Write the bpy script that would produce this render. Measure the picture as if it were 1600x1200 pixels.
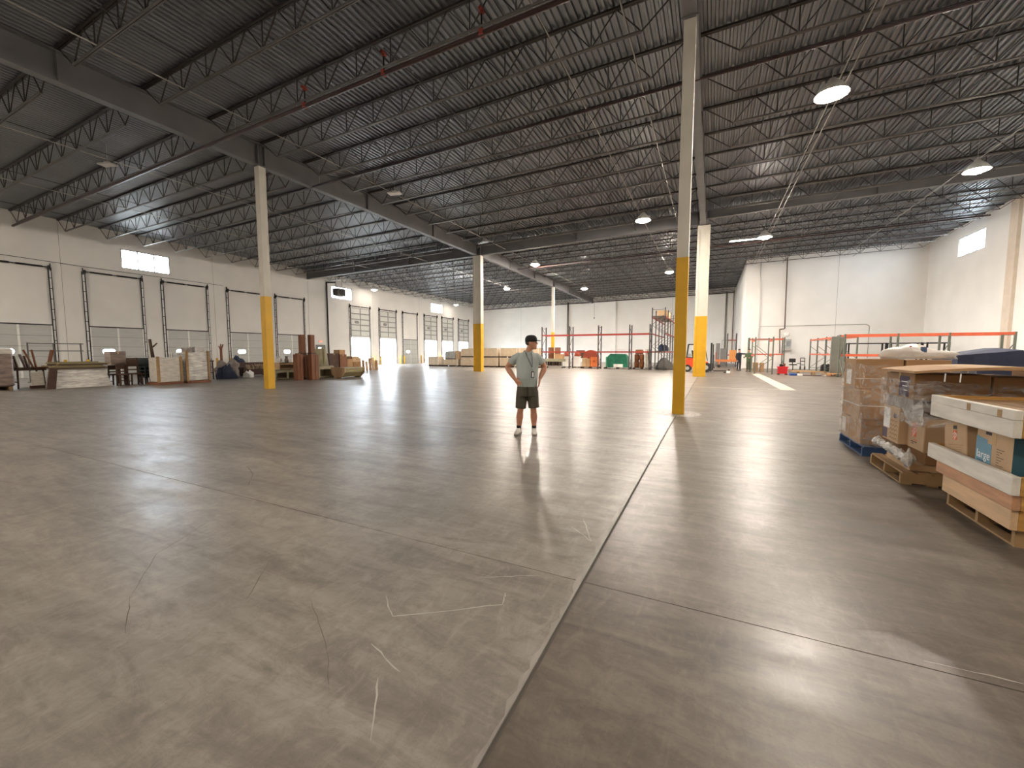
import bpy, bmesh, math, random
from mathutils import Vector, Matrix, noise as mnoise

# ------------------------------------------------------------------ clear
for _o in list(bpy.data.objects):
    bpy.data.objects.remove(_o, do_unlink=True)
sc = bpy.context.scene
COL = sc.collection
random.seed(7)
PI = math.pi

# ------------------------------------------------------------------ camera
cam_d = bpy.data.cameras.new('camera')
cam_d.sensor_fit = 'HORIZONTAL'
cam_d.sensor_width = 36.0
cam_d.lens = 36.0 * 639.73 / 1600.0
cam_d.clip_start = 0.05
cam_d.clip_end = 400.0
cam = bpy.data.objects.new('camera', cam_d)
COL.objects.link(cam)
cam.location = (0.0, 0.0, 1.52)
cam.rotation_euler = (math.radians(90.0 - 4.47), 0.0, math.radians(25.88))
sc.camera = cam

# ------------------------------------------------------------------ world (bright hazy daylight outside)
w = bpy.data.worlds.new('world')
sc.world = w
w.use_nodes = True
bg = w.node_tree.nodes['Background']
bg.inputs['Color'].default_value = (0.80, 0.90, 1.0, 1.0)
bg.inputs['Strength'].default_value = 40.0

# ------------------------------------------------------------------ exposure
sc.view_settings.view_transform = 'Standard'
sc.view_settings.look = 'None'
sc.view_settings.exposure = 0.36
sc.view_settings.gamma = 1.0
sc.view_settings.use_curve_mapping = False
LAMP_RADIANCE = 920.0

# daylight portals at the open dock doors and the high windows
def portal(name, loc, sy, sz, face):
    d = bpy.data.lights.new(name, 'AREA')
    d.shape = 'RECTANGLE'
    d.size = sy
    d.size_y = sz
    d.cycles.is_portal = True
    o = bpy.data.objects.new(name, d)
    COL.objects.link(o)
    o.location = loc
    o.rotation_euler = (math.radians(90), 0, math.radians(-90 if face > 0 else 90))
    return o

# ------------------------------------------------------------------ helpers
def lin(c):
    if isinstance(c, str):
        c = tuple(int(c[i:i + 2], 16) for i in (0, 2, 4))
    r = []
    for v in c:
        v = v / 255.0
        r.append(v / 12.92 if v <= 0.04045 else ((v + 0.055) / 1.055) ** 2.4)
    return tuple(r)

_M = {}
def M(name, col, rough=0.6, metal=0.0, var=0.12, scale=3.0, bump=0.0, bscale=40.0, stretch=(1, 1, 1), spec=0.5, col2=None, detail=4.0):
    """procedural principled material: noise-mottled colour and fine relief"""
    if name in _M:
        return _M[name]
    m = bpy.data.materials.new(name)
    m.use_nodes = True
    nt = m.node_tree
    b = nt.nodes['Principled BSDF']
    b.inputs['Roughness'].default_value = rough
    b.inputs['Metallic'].default_value = metal
    b.inputs['Specular IOR Level'].default_value = spec
    c = lin(col)
    if col2 is None:
        a1 = tuple(max(0, v * (1 - var)) for v in c)
        a2 = tuple(min(1, v * (1 + var)) for v in c)
    else:
        a1, a2 = c, lin(col2)
    tc = nt.nodes.new('ShaderNodeTexCoord')
    mp = nt.nodes.new('ShaderNodeMapping')
    mp.inputs['Scale'].default_value = stretch
    no = nt.nodes.new('ShaderNodeTexNoise')
    no.inputs['Scale'].default_value = scale
    no.inputs['Detail'].default_value = detail
    mr = nt.nodes.new('ShaderNodeMapRange')
    mr.inputs['From Min'].default_value = 0.3
    mr.inputs['From Max'].default_value = 0.7
    mx = nt.nodes.new('ShaderNodeMix')
    mx.data_type = 'RGBA'
    mx.inputs['A'].default_value = (*a1, 1)
    mx.inputs['B'].default_value = (*a2, 1)
    nt.links.new(tc.outputs['Object'], mp.inputs['Vector'])
    nt.links.new(mp.outputs['Vector'], no.inputs['Vector'])
    nt.links.new(no.outputs['Fac'], mr.inputs['Value'])
    nt.links.new(mr.outputs['Result'], mx.inputs['Factor'])
    nt.links.new(mx.outputs['Result'], b.inputs['Base Color'])
    if bump > 0:
        n2 = nt.nodes.new('ShaderNodeTexNoise')
        n2.inputs['Scale'].default_value = bscale
        n2.inputs['Detail'].default_value = 3
        bp = nt.nodes.new('ShaderNodeBump')
        bp.inputs['Strength'].default_value = bump
        bp.inputs['Distance'].default_value = 0.02
        nt.links.new(mp.outputs['Vector'], n2.inputs['Vector'])
        nt.links.new(n2.outputs['Fac'], bp.inputs['Height'])
        nt.links.new(bp.outputs['Normal'], b.inputs['Normal'])
    _M[name] = m
    return m

def EM(name, col, strength):
    if name in _M:
        return _M[name]
    m = bpy.data.materials.new(name)
    m.use_nodes = True
    nt = m.node_tree
    nt.nodes.remove(nt.nodes['Principled BSDF'])
    e = nt.nodes.new('ShaderNodeEmission')
    e.inputs['Color'].default_value = (*col, 1)
    e.inputs['Strength'].default_value = strength
    nt.links.new(e.outputs['Emission'], nt.nodes['Material Output'].inputs['Surface'])
    _M[name] = m
    return m

def film(name, col, cover, scale=6.0, rough=0.18, stretch=(1, 1, 1)):
    """crinkled clear stretch wrap: partly see-through, glossy, noise-folded"""
    if name in _M:
        return _M[name]
    m = bpy.data.materials.new(name)
    m.use_nodes = True
    nt = m.node_tree
    b = nt.nodes['Principled BSDF']
    b.inputs['Base Color'].default_value = (*lin(col), 1)
    b.inputs['Roughness'].default_value = rough
    tr = nt.nodes.new('ShaderNodeBsdfTransparent')
    mx = nt.nodes.new('ShaderNodeMixShader')
    tc = nt.nodes.new('ShaderNodeTexCoord')
    mp = nt.nodes.new('ShaderNodeMapping')
    mp.inputs['Scale'].default_value = stretch
    no = nt.nodes.new('ShaderNodeTexNoise')
    no.inputs['Scale'].default_value = scale
    no.inputs['Detail'].default_value = 5
    no.inputs['Distortion'].default_value = 1.2
    mr = nt.nodes.new('ShaderNodeMapRange')
    mr.inputs['From Min'].default_value = 0.35
    mr.inputs['From Max'].default_value = 0.7
    mr.inputs['To Min'].default_value = max(0, cover - 0.25)
    mr.inputs['To Max'].default_value = min(1, cover + 0.35)
    bp = nt.nodes.new('ShaderNodeBump')
    bp.inputs['Strength'].default_value = 0.9
    bp.inputs['Distance'].default_value = 0.05
    nt.links.new(tc.outputs['Object'], mp.inputs['Vector'])
    nt.links.new(mp.outputs['Vector'], no.inputs['Vector'])
    nt.links.new(no.outputs['Fac'], mr.inputs['Value'])
    nt.links.new(no.outputs['Fac'], bp.inputs['Height'])
    nt.links.new(bp.outputs['Normal'], b.inputs['Normal'])
    nt.links.new(mr.outputs['Result'], mx.inputs['Fac'])
    nt.links.new(tr.outputs['BSDF'], mx.inputs[1])
    nt.links.new(b.outputs['BSDF'], mx.inputs[2])
    nt.links.new(mx.outputs['Shader'], nt.nodes['Material Output'].inputs['Surface'])
    _M[name] = m
    return m

def rotz(a):
    return Matrix.Rotation(a, 3, 'Z')

class MB:
    """collects simple shapes into one mesh"""
    def __init__(s):
        s.v = []
        s.f = []
    def add(s, vs, fs):
        n = len(s.v)
        s.v += [tuple(p) for p in vs]
        s.f += [tuple(i + n for i in f) for f in fs]
        return s
    def box(s, c, d, R=None):
        c = Vector(c)
        vs = []
        for z in (-.5, .5):
            for x, y in ((-.5, -.5), (.5, -.5), (.5, .5), (-.5, .5)):
                p = Vector((x * d[0], y * d[1], z * d[2]))
                if R is not None:
                    p = R @ p
                vs.append(c + p)
        return s.add(vs, [(3, 2, 1, 0), (4, 5, 6, 7), (0, 1, 5, 4), (1, 2, 6, 5), (2, 3, 7, 6), (3, 0, 4, 7)])
    def b2(s, x0, x1, y0, y1, z0, z1):
        return s.box(((x0 + x1) / 2, (y0 + y1) / 2, (z0 + z1) / 2), (x1 - x0, y1 - y0, z1 - z0))
    def bar(s, p, q, w, h=None, up=(0, 0, 1)):
        p = Vector(p); q = Vector(q)
        h = h or w
        d = (q - p)
        L = d.length
        d.normalize()
        u = Vector(up)
        if abs(d.dot(u)) > 0.98:
            u = Vector((0, 1, 0))
        r = d.cross(u).normalized()
        u = r.cross(d)
        vs = []
        for t in (p, q):
            for a, b_ in ((-.5, -.5), (.5, -.5), (.5, .5), (-.5, .5)):
                vs.append(t + r * (a * w) + u * (b_ * h))
        return s.add(vs, [(3, 2, 1, 0), (4, 5, 6, 7), (0, 1, 5, 4), (1, 2, 6, 5), (2, 3, 7, 6), (3, 0, 4, 7)])
    def tube(s, p, q, r, n=8, r2=None, caps=True):
        p = Vector(p); q = Vector(q)
        r2 = r if r2 is None else r2
        d = (q - p).normalized()
        u = Vector((0, 0, 1)) if abs(d.z) < 0.9 else Vector((1, 0, 0))
        a = d.cross(u).normalized()
        b_ = d.cross(a)
        vs = []
        for t, rr in ((p, r), (q, r2)):
            for i in range(n):
                an = 2 * PI * i / n
                vs.append(t + (a * math.cos(an) + b_ * math.sin(an)) * rr)
        fs = [(i, (i + 1) % n, n + (i + 1) % n, n + i) for i in range(n)]
        if caps:
            fs += [tuple(range(n - 1, -1, -1)), tuple(range(n, 2 * n))]
        return s.add(vs, fs)
    def path(s, pts, r, n=6):
        for a, b_ in zip(pts[:-1], pts[1:]):
            s.tube(a, b_, r, n)
        return s
    def loft(s, rings, cap=True, close=True):
        n = len(rings[0])
        vs = [p for r in rings for p in r]
        fs = []
        for k in range(len(rings) - 1):
            for i in range(n if close else n - 1):
                j = (i + 1) % n
                fs.append((k * n + i, k * n + j, (k + 1) * n + j, (k + 1) * n + i))
        if cap:
            fs.append(tuple(range(n - 1, -1, -1)))
            fs.append(tuple((len(rings) - 1) * n + i for i in range(n)))
        return s.add(vs, fs)
    def lathe(s, prof, c=(0, 0, 0), n=16):
        rings = []
        for r, z in prof:
            rings.append([(c[0] + r * math.cos(2 * PI * i / n), c[1] + r * math.sin(2 * PI * i / n), c[2] + z) for i in range(n)])
        return s.loft(rings)
    def prism(s, poly, axis, a, b_):
        """poly: 2D outline; axis 'x','y','z' of extrusion from a to b_"""
        def mk(u, v, t):
            return {'x': (t, u, v), 'y': (u, t, v), 'z': (u, v, t)}[axis]
        return s.loft([[mk(u, v, a) for u, v in poly], [mk(u, v, b_) for u, v in poly]])
    def ell(s, c, r, n=12, m=8):
        rings = []
        for k in range(m + 1):
            t = -PI / 2 + PI * k / m
            rr = max(0.02, math.cos(t))
            rings.append([(c[0] + r[0] * rr * math.cos(2 * PI * i / n), c[1] + r[1] * rr * math.sin(2 * PI * i / n), c[2] + r[2] * math.sin(t)) for i in range(n)])
        return s.loft(rings)
    def quad(s, a, b_, c, d):
        return s.add([a, b_, c, d], [(0, 1, 2, 3)])
    def mesh(s, name):
        me = bpy.data.meshes.new(name)
        me.from_pydata(s.v, [], s.f)
        me.update()
        return me
    def obj(s, name, mat, parent=None, smooth=False, bevel=0.0):
        me = s.mesh(name)
        bm = bmesh.new()
        bm.from_mesh(me)
        bmesh.ops.recalc_face_normals(bm, faces=bm.faces)
        if bevel > 0:
            bmesh.ops.bevel(bm, geom=list(bm.edges), offset=bevel, segments=1, affect='EDGES', profile=0.5)
        bm.to_mesh(me)
        bm.free()
        me.materials.append(mat)
        if smooth:
            for p in me.polygons:
                p.use_smooth = True
        o = bpy.data.objects.new(name, me)
        COL.objects.link(o)
        if parent is not None:
            o.parent = parent
        return o

def tag(o, label=None, cat=None, group=None, kind=None):
    if label: o['label'] = label
    if cat: o['category'] = cat
    if group: o['group'] = group
    if kind: o['kind'] = kind
    return o

def thing(name, label, cat, loc=(0, 0, 0), rz=0.0, group=None):
    o = bpy.data.objects.new(name, None)
    o.empty_display_size = 0.2
    COL.objects.link(o)
    o.location = loc
    o.rotation_euler = (0, 0, rz)
    return tag(o, label, cat, group)

def struct(name, label=None, loc=(0, 0, 0)):
    o = bpy.data.objects.new(name, None)
    o.empty_display_size = 0.3
    COL.objects.link(o)
    o.location = loc
    o['kind'] = 'structure'
    if label: o['label'] = label
    return o

def twin(o, name, parent, loc=(0, 0, 0), rz=0.0):
    """another object sharing a part's mesh"""
    c = o.copy()
    c.name = name
    COL.objects.link(c)
    c.parent = parent
    c.location = loc
    c.rotation_euler = (0, 0, rz)
    return c

def copytree(root, loc, rz=0.0, label=None, group=None):
    r = root.copy()
    COL.objects.link(r)
    r.location = loc
    r.rotation_euler = (0, 0, rz)
    if label: r['label'] = label
    if group: r['group'] = group
    for ch in list(root.children):
        c = ch.copy()
        COL.objects.link(c)
        c.parent = r
        for g in list(ch.children):
            d = g.copy()
            COL.objects.link(d)
            d.parent = c
    return r

def text_mesh(name, body, size, mat, parent, loc, rot, align='CENTER', extr=0.0006):
    cu = bpy.data.curves.new(name, 'FONT')
    cu.body = body
    cu.size = size
    cu.extrude = extr
    cu.align_x = align
    cu.align_y = 'CENTER'
    t = bpy.data.objects.new(name + '_src', cu)
    COL.objects.link(t)
    bpy.context.view_layer.update()
    dg = bpy.context.evaluated_depsgraph_get()
    me = bpy.data.meshes.new_from_object(t.evaluated_get(dg))
    bpy.data.objects.remove(t, do_unlink=True)
    bpy.data.curves.remove(cu)
    me.materials.clear()
    me.materials.append(mat)
    o = bpy.data.objects.new(name, me)
    COL.objects.link(o)
    o.parent = parent
    o.location = loc
    o.rotation_euler = rot
    return o

def remeshed(mb, name, mat, voxel, smooth_it, parent=None, loc=None):
    """fuse overlapping lofts into one continuous organic surface"""
    me = mb.mesh(name + '_raw')
    bm = bmesh.new(); bm.from_mesh(me)
    bmesh.ops.recalc_face_normals(bm, faces=bm.faces)
    bm.to_mesh(me); bm.free()
    o = bpy.data.objects.new(name + '_raw', me)
    COL.objects.link(o)
    r = o.modifiers.new('r', 'REMESH')
    r.mode = 'VOXEL'
    r.voxel_size = voxel
    s = o.modifiers.new('s', 'SMOOTH')
    s.iterations = smooth_it
    s.factor = 0.5
    bpy.context.view_layer.update()
    dg = bpy.context.evaluated_depsgraph_get()
    m2 = bpy.data.meshes.new_from_object(o.evaluated_get(dg))
    bpy.data.objects.remove(o, do_unlink=True)
    m2.name = name
    m2.materials.clear()
    m2.materials.append(mat)
    for p in m2.polygons:
        p.use_smooth = True
    q = bpy.data.objects.new(name, m2)
    COL.objects.link(q)
    if parent is not None: q.parent = parent
    if loc: q.location = loc
    return q

# ------------------------------------------------------------------ common materials
def floor_material(name, a, b_, dark):
    m = bpy.data.materials.new(name)
    m.use_nodes = True
    nt = m.node_tree
    N = nt.nodes.new
    L = nt.links.new
    b = nt.nodes['Principled BSDF']
    tc = N('ShaderNodeTexCoord')
    def noise(scale, detail, stretch=None, rot=0, dist=0.0, rough=0.55):
        n = N('ShaderNodeTexNoise')
        n.inputs['Scale'].default_value = scale
        n.inputs['Detail'].default_value = detail
        n.inputs['Roughness'].default_value = rough
        n.inputs['Distortion'].default_value = dist
        if stretch:
            mp = N('ShaderNodeMapping')
            mp.inputs['Scale'].default_value = stretch
            mp.inputs['Rotation'].default_value = (0, 0, rot)
            L(tc.outputs['Object'], mp.inputs['Vector'])
            L(mp.outputs['Vector'], n.inputs['Vector'])
        else:
            L(tc.outputs['Object'], n.inputs['Vector'])
        return n
    def ramp(n, lo, hi, t0=0.0, t1=1.0):
        r = N('ShaderNodeMapRange')
        r.inputs['From Min'].default_value = lo
        r.inputs['From Max'].default_value = hi
        r.inputs['To Min'].default_value = t0
        r.inputs['To Max'].default_value = t1
        L(n.outputs['Fac'], r.inputs['Value'])
        return r
    def mix(f, A, B):
        x = N('ShaderNodeMix')
        x.data_type = 'RGBA'
        L(f.outputs['Result'], x.inputs['Factor'])
        if isinstance(A, tuple): x.inputs['A'].default_value = (*A, 1)
        else: L(A.outputs['Result'], x.inputs['A'])
        if isinstance(B, tuple): x.inputs['B'].default_value = (*B, 1)
        else: L(B.outputs['Result'], x.inputs['B'])
        return x
    c1 = mix(ramp(noise(0.45, 8, None, 0, 0.6), 0.25, 0.75), lin(a), lin(b_))
    # broad trowel / tyre sweeps
    c2 = mix(ramp(noise(1.1, 5, (0.35, 2.2, 1), math.radians(50), 0.8, 0.65), 0.44, 0.80, 0, 0.75), c1, lin(dark))
    c3 = mix(ramp(noise(0.9, 6, (0.6, 3.5, 1), math.radians(-35), 0.4, 0.7), 0.50, 0.80, 0, 0.55), c2, tuple(v * 1.25 for v in lin(b_)))
    # mottling and speckle
    c35 = mix(ramp(noise(2.6, 10, (0.45, 1.8, 1), math.radians(62), 1.2, 0.72), 0.47, 0.70, 0, 0.70), c3, lin(dark))
    c36 = mix(ramp(noise(7.0, 10, (1.6, 0.5, 1), math.radians(20), 0.9, 0.75), 0.50, 0.75, 0, 0.55), c35, tuple(v * 1.2 for v in lin(b_)))
    c4 = mix(ramp(noise(6.0, 11, None, 0, 0.8, 0.78), 0.44, 0.74, 0, 0.62), c36, lin(dark))
    c5 = mix(ramp(noise(60, 2), 0.62, 0.75, 0, 0.22), c4, tuple(v * 0.5 for v in lin(dark)))
    L(c5.outputs['Result'], b.inputs['Base Color'])
    rr = ramp(noise(2.2, 8, (0.5, 1.6, 1), 0.5, 0.7, 0.7), 0.2, 0.8, 0.24, 0.48)
    L(rr.outputs['Result'], b.inputs['Roughness'])
    b.inputs['Specular IOR Level'].default_value = 0.31
    bp = N('ShaderNodeBump')
    bp.inputs['Strength'].default_value = 0.07
    bp.inputs['Distance'].default_value = 0.008
    nb = noise(5.0, 8, (0.6, 1.4, 1), 0.3, 0.5, 0.7)
    L(nb.outputs['Fac'], bp.inputs['Height'])
    L(bp.outputs['Normal'], b.inputs['Normal'])
    _M[name] = m
    return m

CONC_L = floor_material('concrete_light', '837d76', '9b948b', '605a53')
CONC_R = floor_material('concrete_dark', '665e56', '7c7369', '48423b')
WALLM = M('wall_paint', 'efede8', 0.85, 0, 0.035, 0.6, 0.08, 30)
WALL_L = M('wall_paint_dock', 'e9e6e0', 0.85, 0, 0.04, 0.6, 0.08, 30)
SEAL = M('joint_sealant', 'a39d93', 0.8)
DECK = M('galvanised_deck', '84878b', 0.40, 0.70, 0.14, 0.5, 0.04, 6)
CHORD_LIT = M('lit_chord_steel', '6e6a66', 0.5, 0.3, 0.15, 2)  # bottom chords lighter than the webs: light on them put into the colour
STEEL = M('joist_steel', '3a3431', 0.55, 0.3, 0.2, 2)
GIRD = M('girder_paint', '747374', 0.6, 0.0, 0.1, 1.0)
COLW = M('column_white', 'cdc8bb', 0.55, 0, 0.05, 2)
COLY = M('column_yellow', 'd9a71f', 0.5, 0, 0.07, 3)
PIPER = M('sprinkler_red', '331d19', 0.45, 0.1, 0.15, 3)
REDC = M('coupling_red', '8f3628', 0.5)
CONDUIT = M('conduit_grey', 'a8a49c', 0.4, 0.5, 0.1, 3)
DSTEEL = M('dark_steel', '2b2826', 0.5, 0.4, 0.2, 4)
GALV = M('galvanised_track', 'b4b3ae', 0.35, 0.6, 0.1, 6)
DOORP = M('dock_door_panel', 'bcbdb8', 0.5, 0.1, 0.05, 2, 0.05, 8, (1, 1, 6))
GLOWW = EM('daylit_pane', (0.86, 0.93, 1.0), 9.0)
KRAFT = M('kraft_board', 'b08a62', 0.8, 0, 0.1, 3, 0.06, 60)
KRAFT2 = M('kraft_board_dark', '96714b', 0.8, 0, 0.1, 3, 0.06, 60)
KRAFT3 = M('kraft_board_pale', 'bfa07c', 0.8, 0, 0.08, 3, 0.06, 60)
WOOD = M('pine', 'b58e5e', 0.7, 0, 0.22, 2.2, 0.1, 10, (1, 1, 9))
WOODP = M('pallet_wood', 'a5855c', 0.8, 0, 0.22, 3, 0.1, 12)
WOODD = M('dark_wood', '4d3222', 0.6, 0, 0.25, 3)
WOODR = M('red_brown_wood', '7a4a2c', 0.6, 0, 0.22, 3, 0.05, 10, (4, 4, 0.6))
WHITEL = M('whitewashed_lumber', 'e3dccf', 0.75, 0, 0.14, 4, 0.1, 12, (3, 0.5, 3))
BLACK = M('black_rubber', '1a1a1b', 0.6, 0, 0.1)
WHITE = M('white_paint', 'e8e6e1', 0.6, 0, 0.04)
ORANGE = M('rack_orange', 'd2623f', 0.5, 0, 0.08, 4)
RACKRED = M('rack_red', '9c3427', 0.5, 0, 0.1, 4)
RACKGR = M('rack_grey_green', '62685e', 0.5, 0.1, 0.1, 4)
RACKDK = M('rack_dark', '45403f', 0.5, 0.1, 0.1, 4)
TAPE = M('packing_tape', 'c9a878', 0.25, 0, 0.05)
STRAP = M('white_strap', 'e6e4de', 0.4)
LABELW = M('paper_label', 'eceae4', 0.6, 0, 0.03)
INK = M('black_ink', '2a2523', 0.7)
FILM = film('stretch_wrap', 'e4e2de', 0.30)
FILMD = film('stretch_wrap_dense', 'e8e6e2', 0.62, 4.0, 0.2, (1, 1, 2.5))
# ================================================================== STRUCTURE
XL, XR, YB, YN, XN, YREAR = -35.7, 15.35, 62.0, 44.4, 2.7, -14.6
XA, XF, Y0, SY = -16.45, -0.69, 10.86, 16.905
def zdeck(x):
    return 9.78 + 0.0163 * (x - XA)
def zgird(x):
    return 8.88 + 0.0163 * (x - XA)

# ---- floor: slabs divided by saw-cut joints over a dark sub-base
FLOORM = M('joint_filler', '5b554d', 0.8)
fl = MB().b2(XL, XR, YREAR, YB, -0.30, -0.012).obj('floor', FLOORM)
tag(fl, kind='structure')
ycuts = [YREAR] + [2.55 + 4.226 * k for k in range(-4, 15)]
ycuts = [y for y in ycuts if y < YB - 1] + [YB]
ycuts = sorted(set(round(y, 3) for y in ycuts if y >= YREAR))
for (xa, xb, mt) in ((XL, XA, CONC_L), (XA, -0.71, CONC_L), (-0.71, XR, CONC_R)):
    for ya, yb in zip(ycuts[:-1], ycuts[1:]):
        ga = 0.010 if xa == -0.71 else 0.004
        gb = 0.010 if xb == -0.71 else 0.004
        MB().b2(xa + ga, xb - gb, ya + 0.0035, yb - 0.0035, -0.02, 0.0).obj('floor_slab', mt, fl)
# worn pale margin along the long joint
PATCH = M('worn_joint_edge', '8d8780', 0.5, 0, 0.25, 6, 0.1, 20, (3, 0.6, 1))
ed = MB()
rings = []
random.seed(3)
for i in range(260):
    y = -2 + i * 0.07
    rings.append([(-0.728 - 0.05 * abs(mnoise.noise((0, y * 1.7, 0))) - 0.05 * abs(mnoise.noise((3, y * 7.0, 0))), y, 0.0012), (-0.722, y, 0.0012)])
ed.loft(rings, cap=False, close=False)
ed.obj('joint_margin', PATCH, fl)
# painted lines near the far column and the racks
PAINT = M('floor_line_paint', 'b9b1a2', 0.5, 0, 0.08, 6)
MB().b2(-2.2, 2.6, 19.46, 19.60, 0.0, 0.0015).obj('painted_line', PAINT, fl)
MB().b2(2.58, 3.10, 19.46, 33.4, 0.0, 0.0015).obj('painted_line', PAINT, fl)
MB().b2(-2.9, 0.75, 26.95, 27.10, 0.0, 0.0015).obj('painted_line', PAINT, fl)
# hairline cracks and scuffs with a shape of their own
CRACK = M('crack', '6a635a', 0.9)
SCUFF = M('white_scuff', 'aea99f', 0.6, 0, 0.1, 20)
def ribbon(name, mat, pts, w_):
    m = MB()
    random.seed(len(pts) * 13 + int(pts[0][0] * 100))
    P = []
    for a, b_ in zip(pts[:-1], pts[1:]):
        for k in range(6):
            t = k / 6
            P.append(Vector((a[0] + (b_[0] - a[0]) * t + random.uniform(-.006, .006), a[1] + (b_[1] - a[1]) * t + random.uniform(-.006, .006), 0.0012)))
    P.append(Vector((pts[-1][0], pts[-1][1], 0.0012)))
    r = []
    for i, p in enumerate(P):
        d = (P[min(i + 1, len(P) - 1)] - P[max(i - 1, 0)])
        n = Vector((-d.y, d.x, 0)).normalized()
        ww = w_ * random.uniform(0.35, 1.1) * (0.3 if i in (0, len(P) - 1) else 1)
        r.append([p - n * ww, p + n * ww])
    m.loft(r, cap=False, close=False)
    return m.obj(name, mat, fl)
for pts in ([(-4.00, 2.00), (-3.72, 1.52), (-3.20, 1.15), (-2.80, .98)], [(-2.85, 1.82), (-2.52, 1.45)], [(-2.15, 1.62), (-1.7, 1.36), (-1.5, 1.2)],
            [(-5.6, 3.3), (-5.1, 3.1), (-4.7, 2.8)], [(0.3, 2.9), (0.75, 2.75), (1.2, 2.9)]):
    ribbon('crack', CRACK, pts, 0.0028)
for pts in ([(-1.78, 1.86), (-1.60, 1.72), (-1.08, 2.10), (-1.12, 2.22)], [(-1.0, 2.5), (-1.35, 2.3)], [(-1.05, 3.35), (-.82, 3.15), (-1.0, 3.55)], [(-1.35, 1.35), (-1.15, 1.10)],
            [(-3.4, 4.6), (-2.2, 5.1), (-1.6, 5.3)], [(1.0, 2.6), (1.35, 2.62), (1.8, 2.58)], [(-1.55, 1.5), (-1.28, 1.42)], [(-2.3, 3.9), (-1.5, 4.2)]):
    ribbon('scuff', SCUFF, pts, 0.0042)
# thin round slab patch around the near column
MB().lathe([(0.52, 0.0), (0.52, 0.0014)], (XF, Y0, 0), 28).obj('column_patch', PATCH, fl)

# ---- yard outside the dock wall
YARD = M('yard_concrete', 'c9c6bf', 0.9)
tag(MB().b2(-110, XL - 0.3, -60, 120, -1.5, -1.25).obj('floor_2', YARD), kind='structure')

# ---- corrugated roof deck (ribs run away from the camera)
dk = MB()
prof = []
x = XL - 0.3
p = 0.18
while x < XR + 0.3:
    for dx, dz in ((0.0, 0.0), (0.055, 0.0), (0.078, 0.06), (0.155, 0.06)):
        prof.append((x + dx, zdeck(x + dx) + dz))
    x += p
dk.loft([[(a, YREAR - 0.2, b_) for a, b_ in prof], [(a, YB + 0.2, b_) for a, b_ in prof]], cap=False, close=False)
tag(dk.obj('ceiling', DECK), kind='structure')

# ---- walls of tilt-up panels with sealed joints and real openings
def wall_panel(parent, mat, axis, at, thick, u0, u1, ztop, holes, gap=0.012, inner0=True, inner1=True):
    """axis 'x': wall plane x=at (thickness outward sign), panel spans u in y"""
    us = sorted({u0 + (gap if inner0 else -.25), u1 - (gap if inner1 else -.25), *[h[0] for h in holes], *[h[1] for h in holes]})
    zs = sorted({0.0, ztop, *[h[2] for h in holes], *[h[3] for h in holes]})
    m = MB()
    for a, b_ in zip(us[:-1], us[1:]):
        run = None
        for c, d in zip(zs[:-1], zs[1:]):
            mu, mz = (a + b_) / 2, (c + d) / 2
            if any(h[0] < mu < h[1] and h[2] < mz < h[3] for h in holes):
                if run: cell(m, axis, at, thick, a, b_, *run); run = None
            else:
                run = (run[0], d) if run else (c, d)
        if run: cell(m, axis, at, thick, a, b_, *run)
    return m.obj('wall_panel', mat, parent)
def cell(m, axis, at, th, a, b_, c, d):
    lo, hi = min(at, at + th), max(at, at + th)
    if axis == 'x': m.b2(lo, hi, a, b_, c, d)
    else: m.b2(a, b_, lo, hi, c, d)
def wall(name, mat, axis, at, th, cuts, ztop, holes=()):
    r = struct(name)
    for a, b_ in zip(cuts[:-1], cuts[1:]):
        wall_panel(r, mat, axis, at, th, a, b_, ztop, [h for h in holes if a - 0.01 <= h[0] and h[1] <= b_ + 0.01], 0.012, a != cuts[0] or name in OPEN0, b_ != cuts[-1])
    for c in cuts[1:-1]:
        m = MB()
        s = 1 if th > 0 else -1
        lo, hi = sorted((at + s * 0.012, at + th))
        if axis == 'x': m.b2(lo, hi, c - 0.012, c + 0.012, 0, ztop)
        else: m.b2(c - 0.012, c + 0.012, lo, hi, 0, ztop)
        m.obj('joint_seal', SEAL, r)
    return r
OPEN0 = ('wall_side', 'wall_front')
PST = [2.34 + 8.5 * k for k in range(-2, 8)]
DOORS = []          # (y0, y1, open)
for k, st in enumerate(PST):
    for off in (1.05, 5.15):
        y0, y1 = st + off, st + off + 2.75
        key = round(st, 2)
        if key == 2.34 and off == 1.05: continue
        if key < 2: continue
        if key == 27.84 and off == 1.05: continue
        if key == 53.34 and off == 5.15: continue
        if key > 54: continue
        op = (key == 27.84) or (key == 36.34 and off == 1.05) or key in (44.84, 53.34)
        DOORS.append((y0, y1, op))
WINS = [(13.72, 16.48), (30.6, 33.36), (47.5, 50.26)]
holes = [(a, b_, 0.0, 3.10) for a, b_, o in DOORS] + [(28.55, 29.55, 0.0, 2.2)]
win_holes = [(a, b_, 7.13, 8.40) for a, b_ in WINS]
# windows never straddle a panel joint here
wall('wall_left', WALL_L, 'x', XL, -0.25, [YREAR] + PST[2:9] + [YB], 10.3, holes + win_holes)
wall('wall_back', WALLM, 'y', YB, 0.25, [XL, -28.44, -20.3, -12.85, -5.1, 1.6, XN], 10.9)
wall('wall_side', WALLM, 'x', XN, 0.25, [YN, 53.2, YB], 10.9)
wall('wall_front', WALLM, 'y', YN, 0.25, [XN, 3.85, 9.6, XR], 10.9)
wall('wall_right', WALLM, 'x', XR, 0.25, [YREAR, -6, 2.4, 10.86, 19.3, 27.8, 34.0, YN], 10.9, [(36.95, 40.1, 8.1, 9.42)])
wall('wall_rear', WALLM, 'y', YREAR, -0.25, [XL, -26, -16.4, -8.5, -0.7, 7.3, XR], 10.9)
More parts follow.
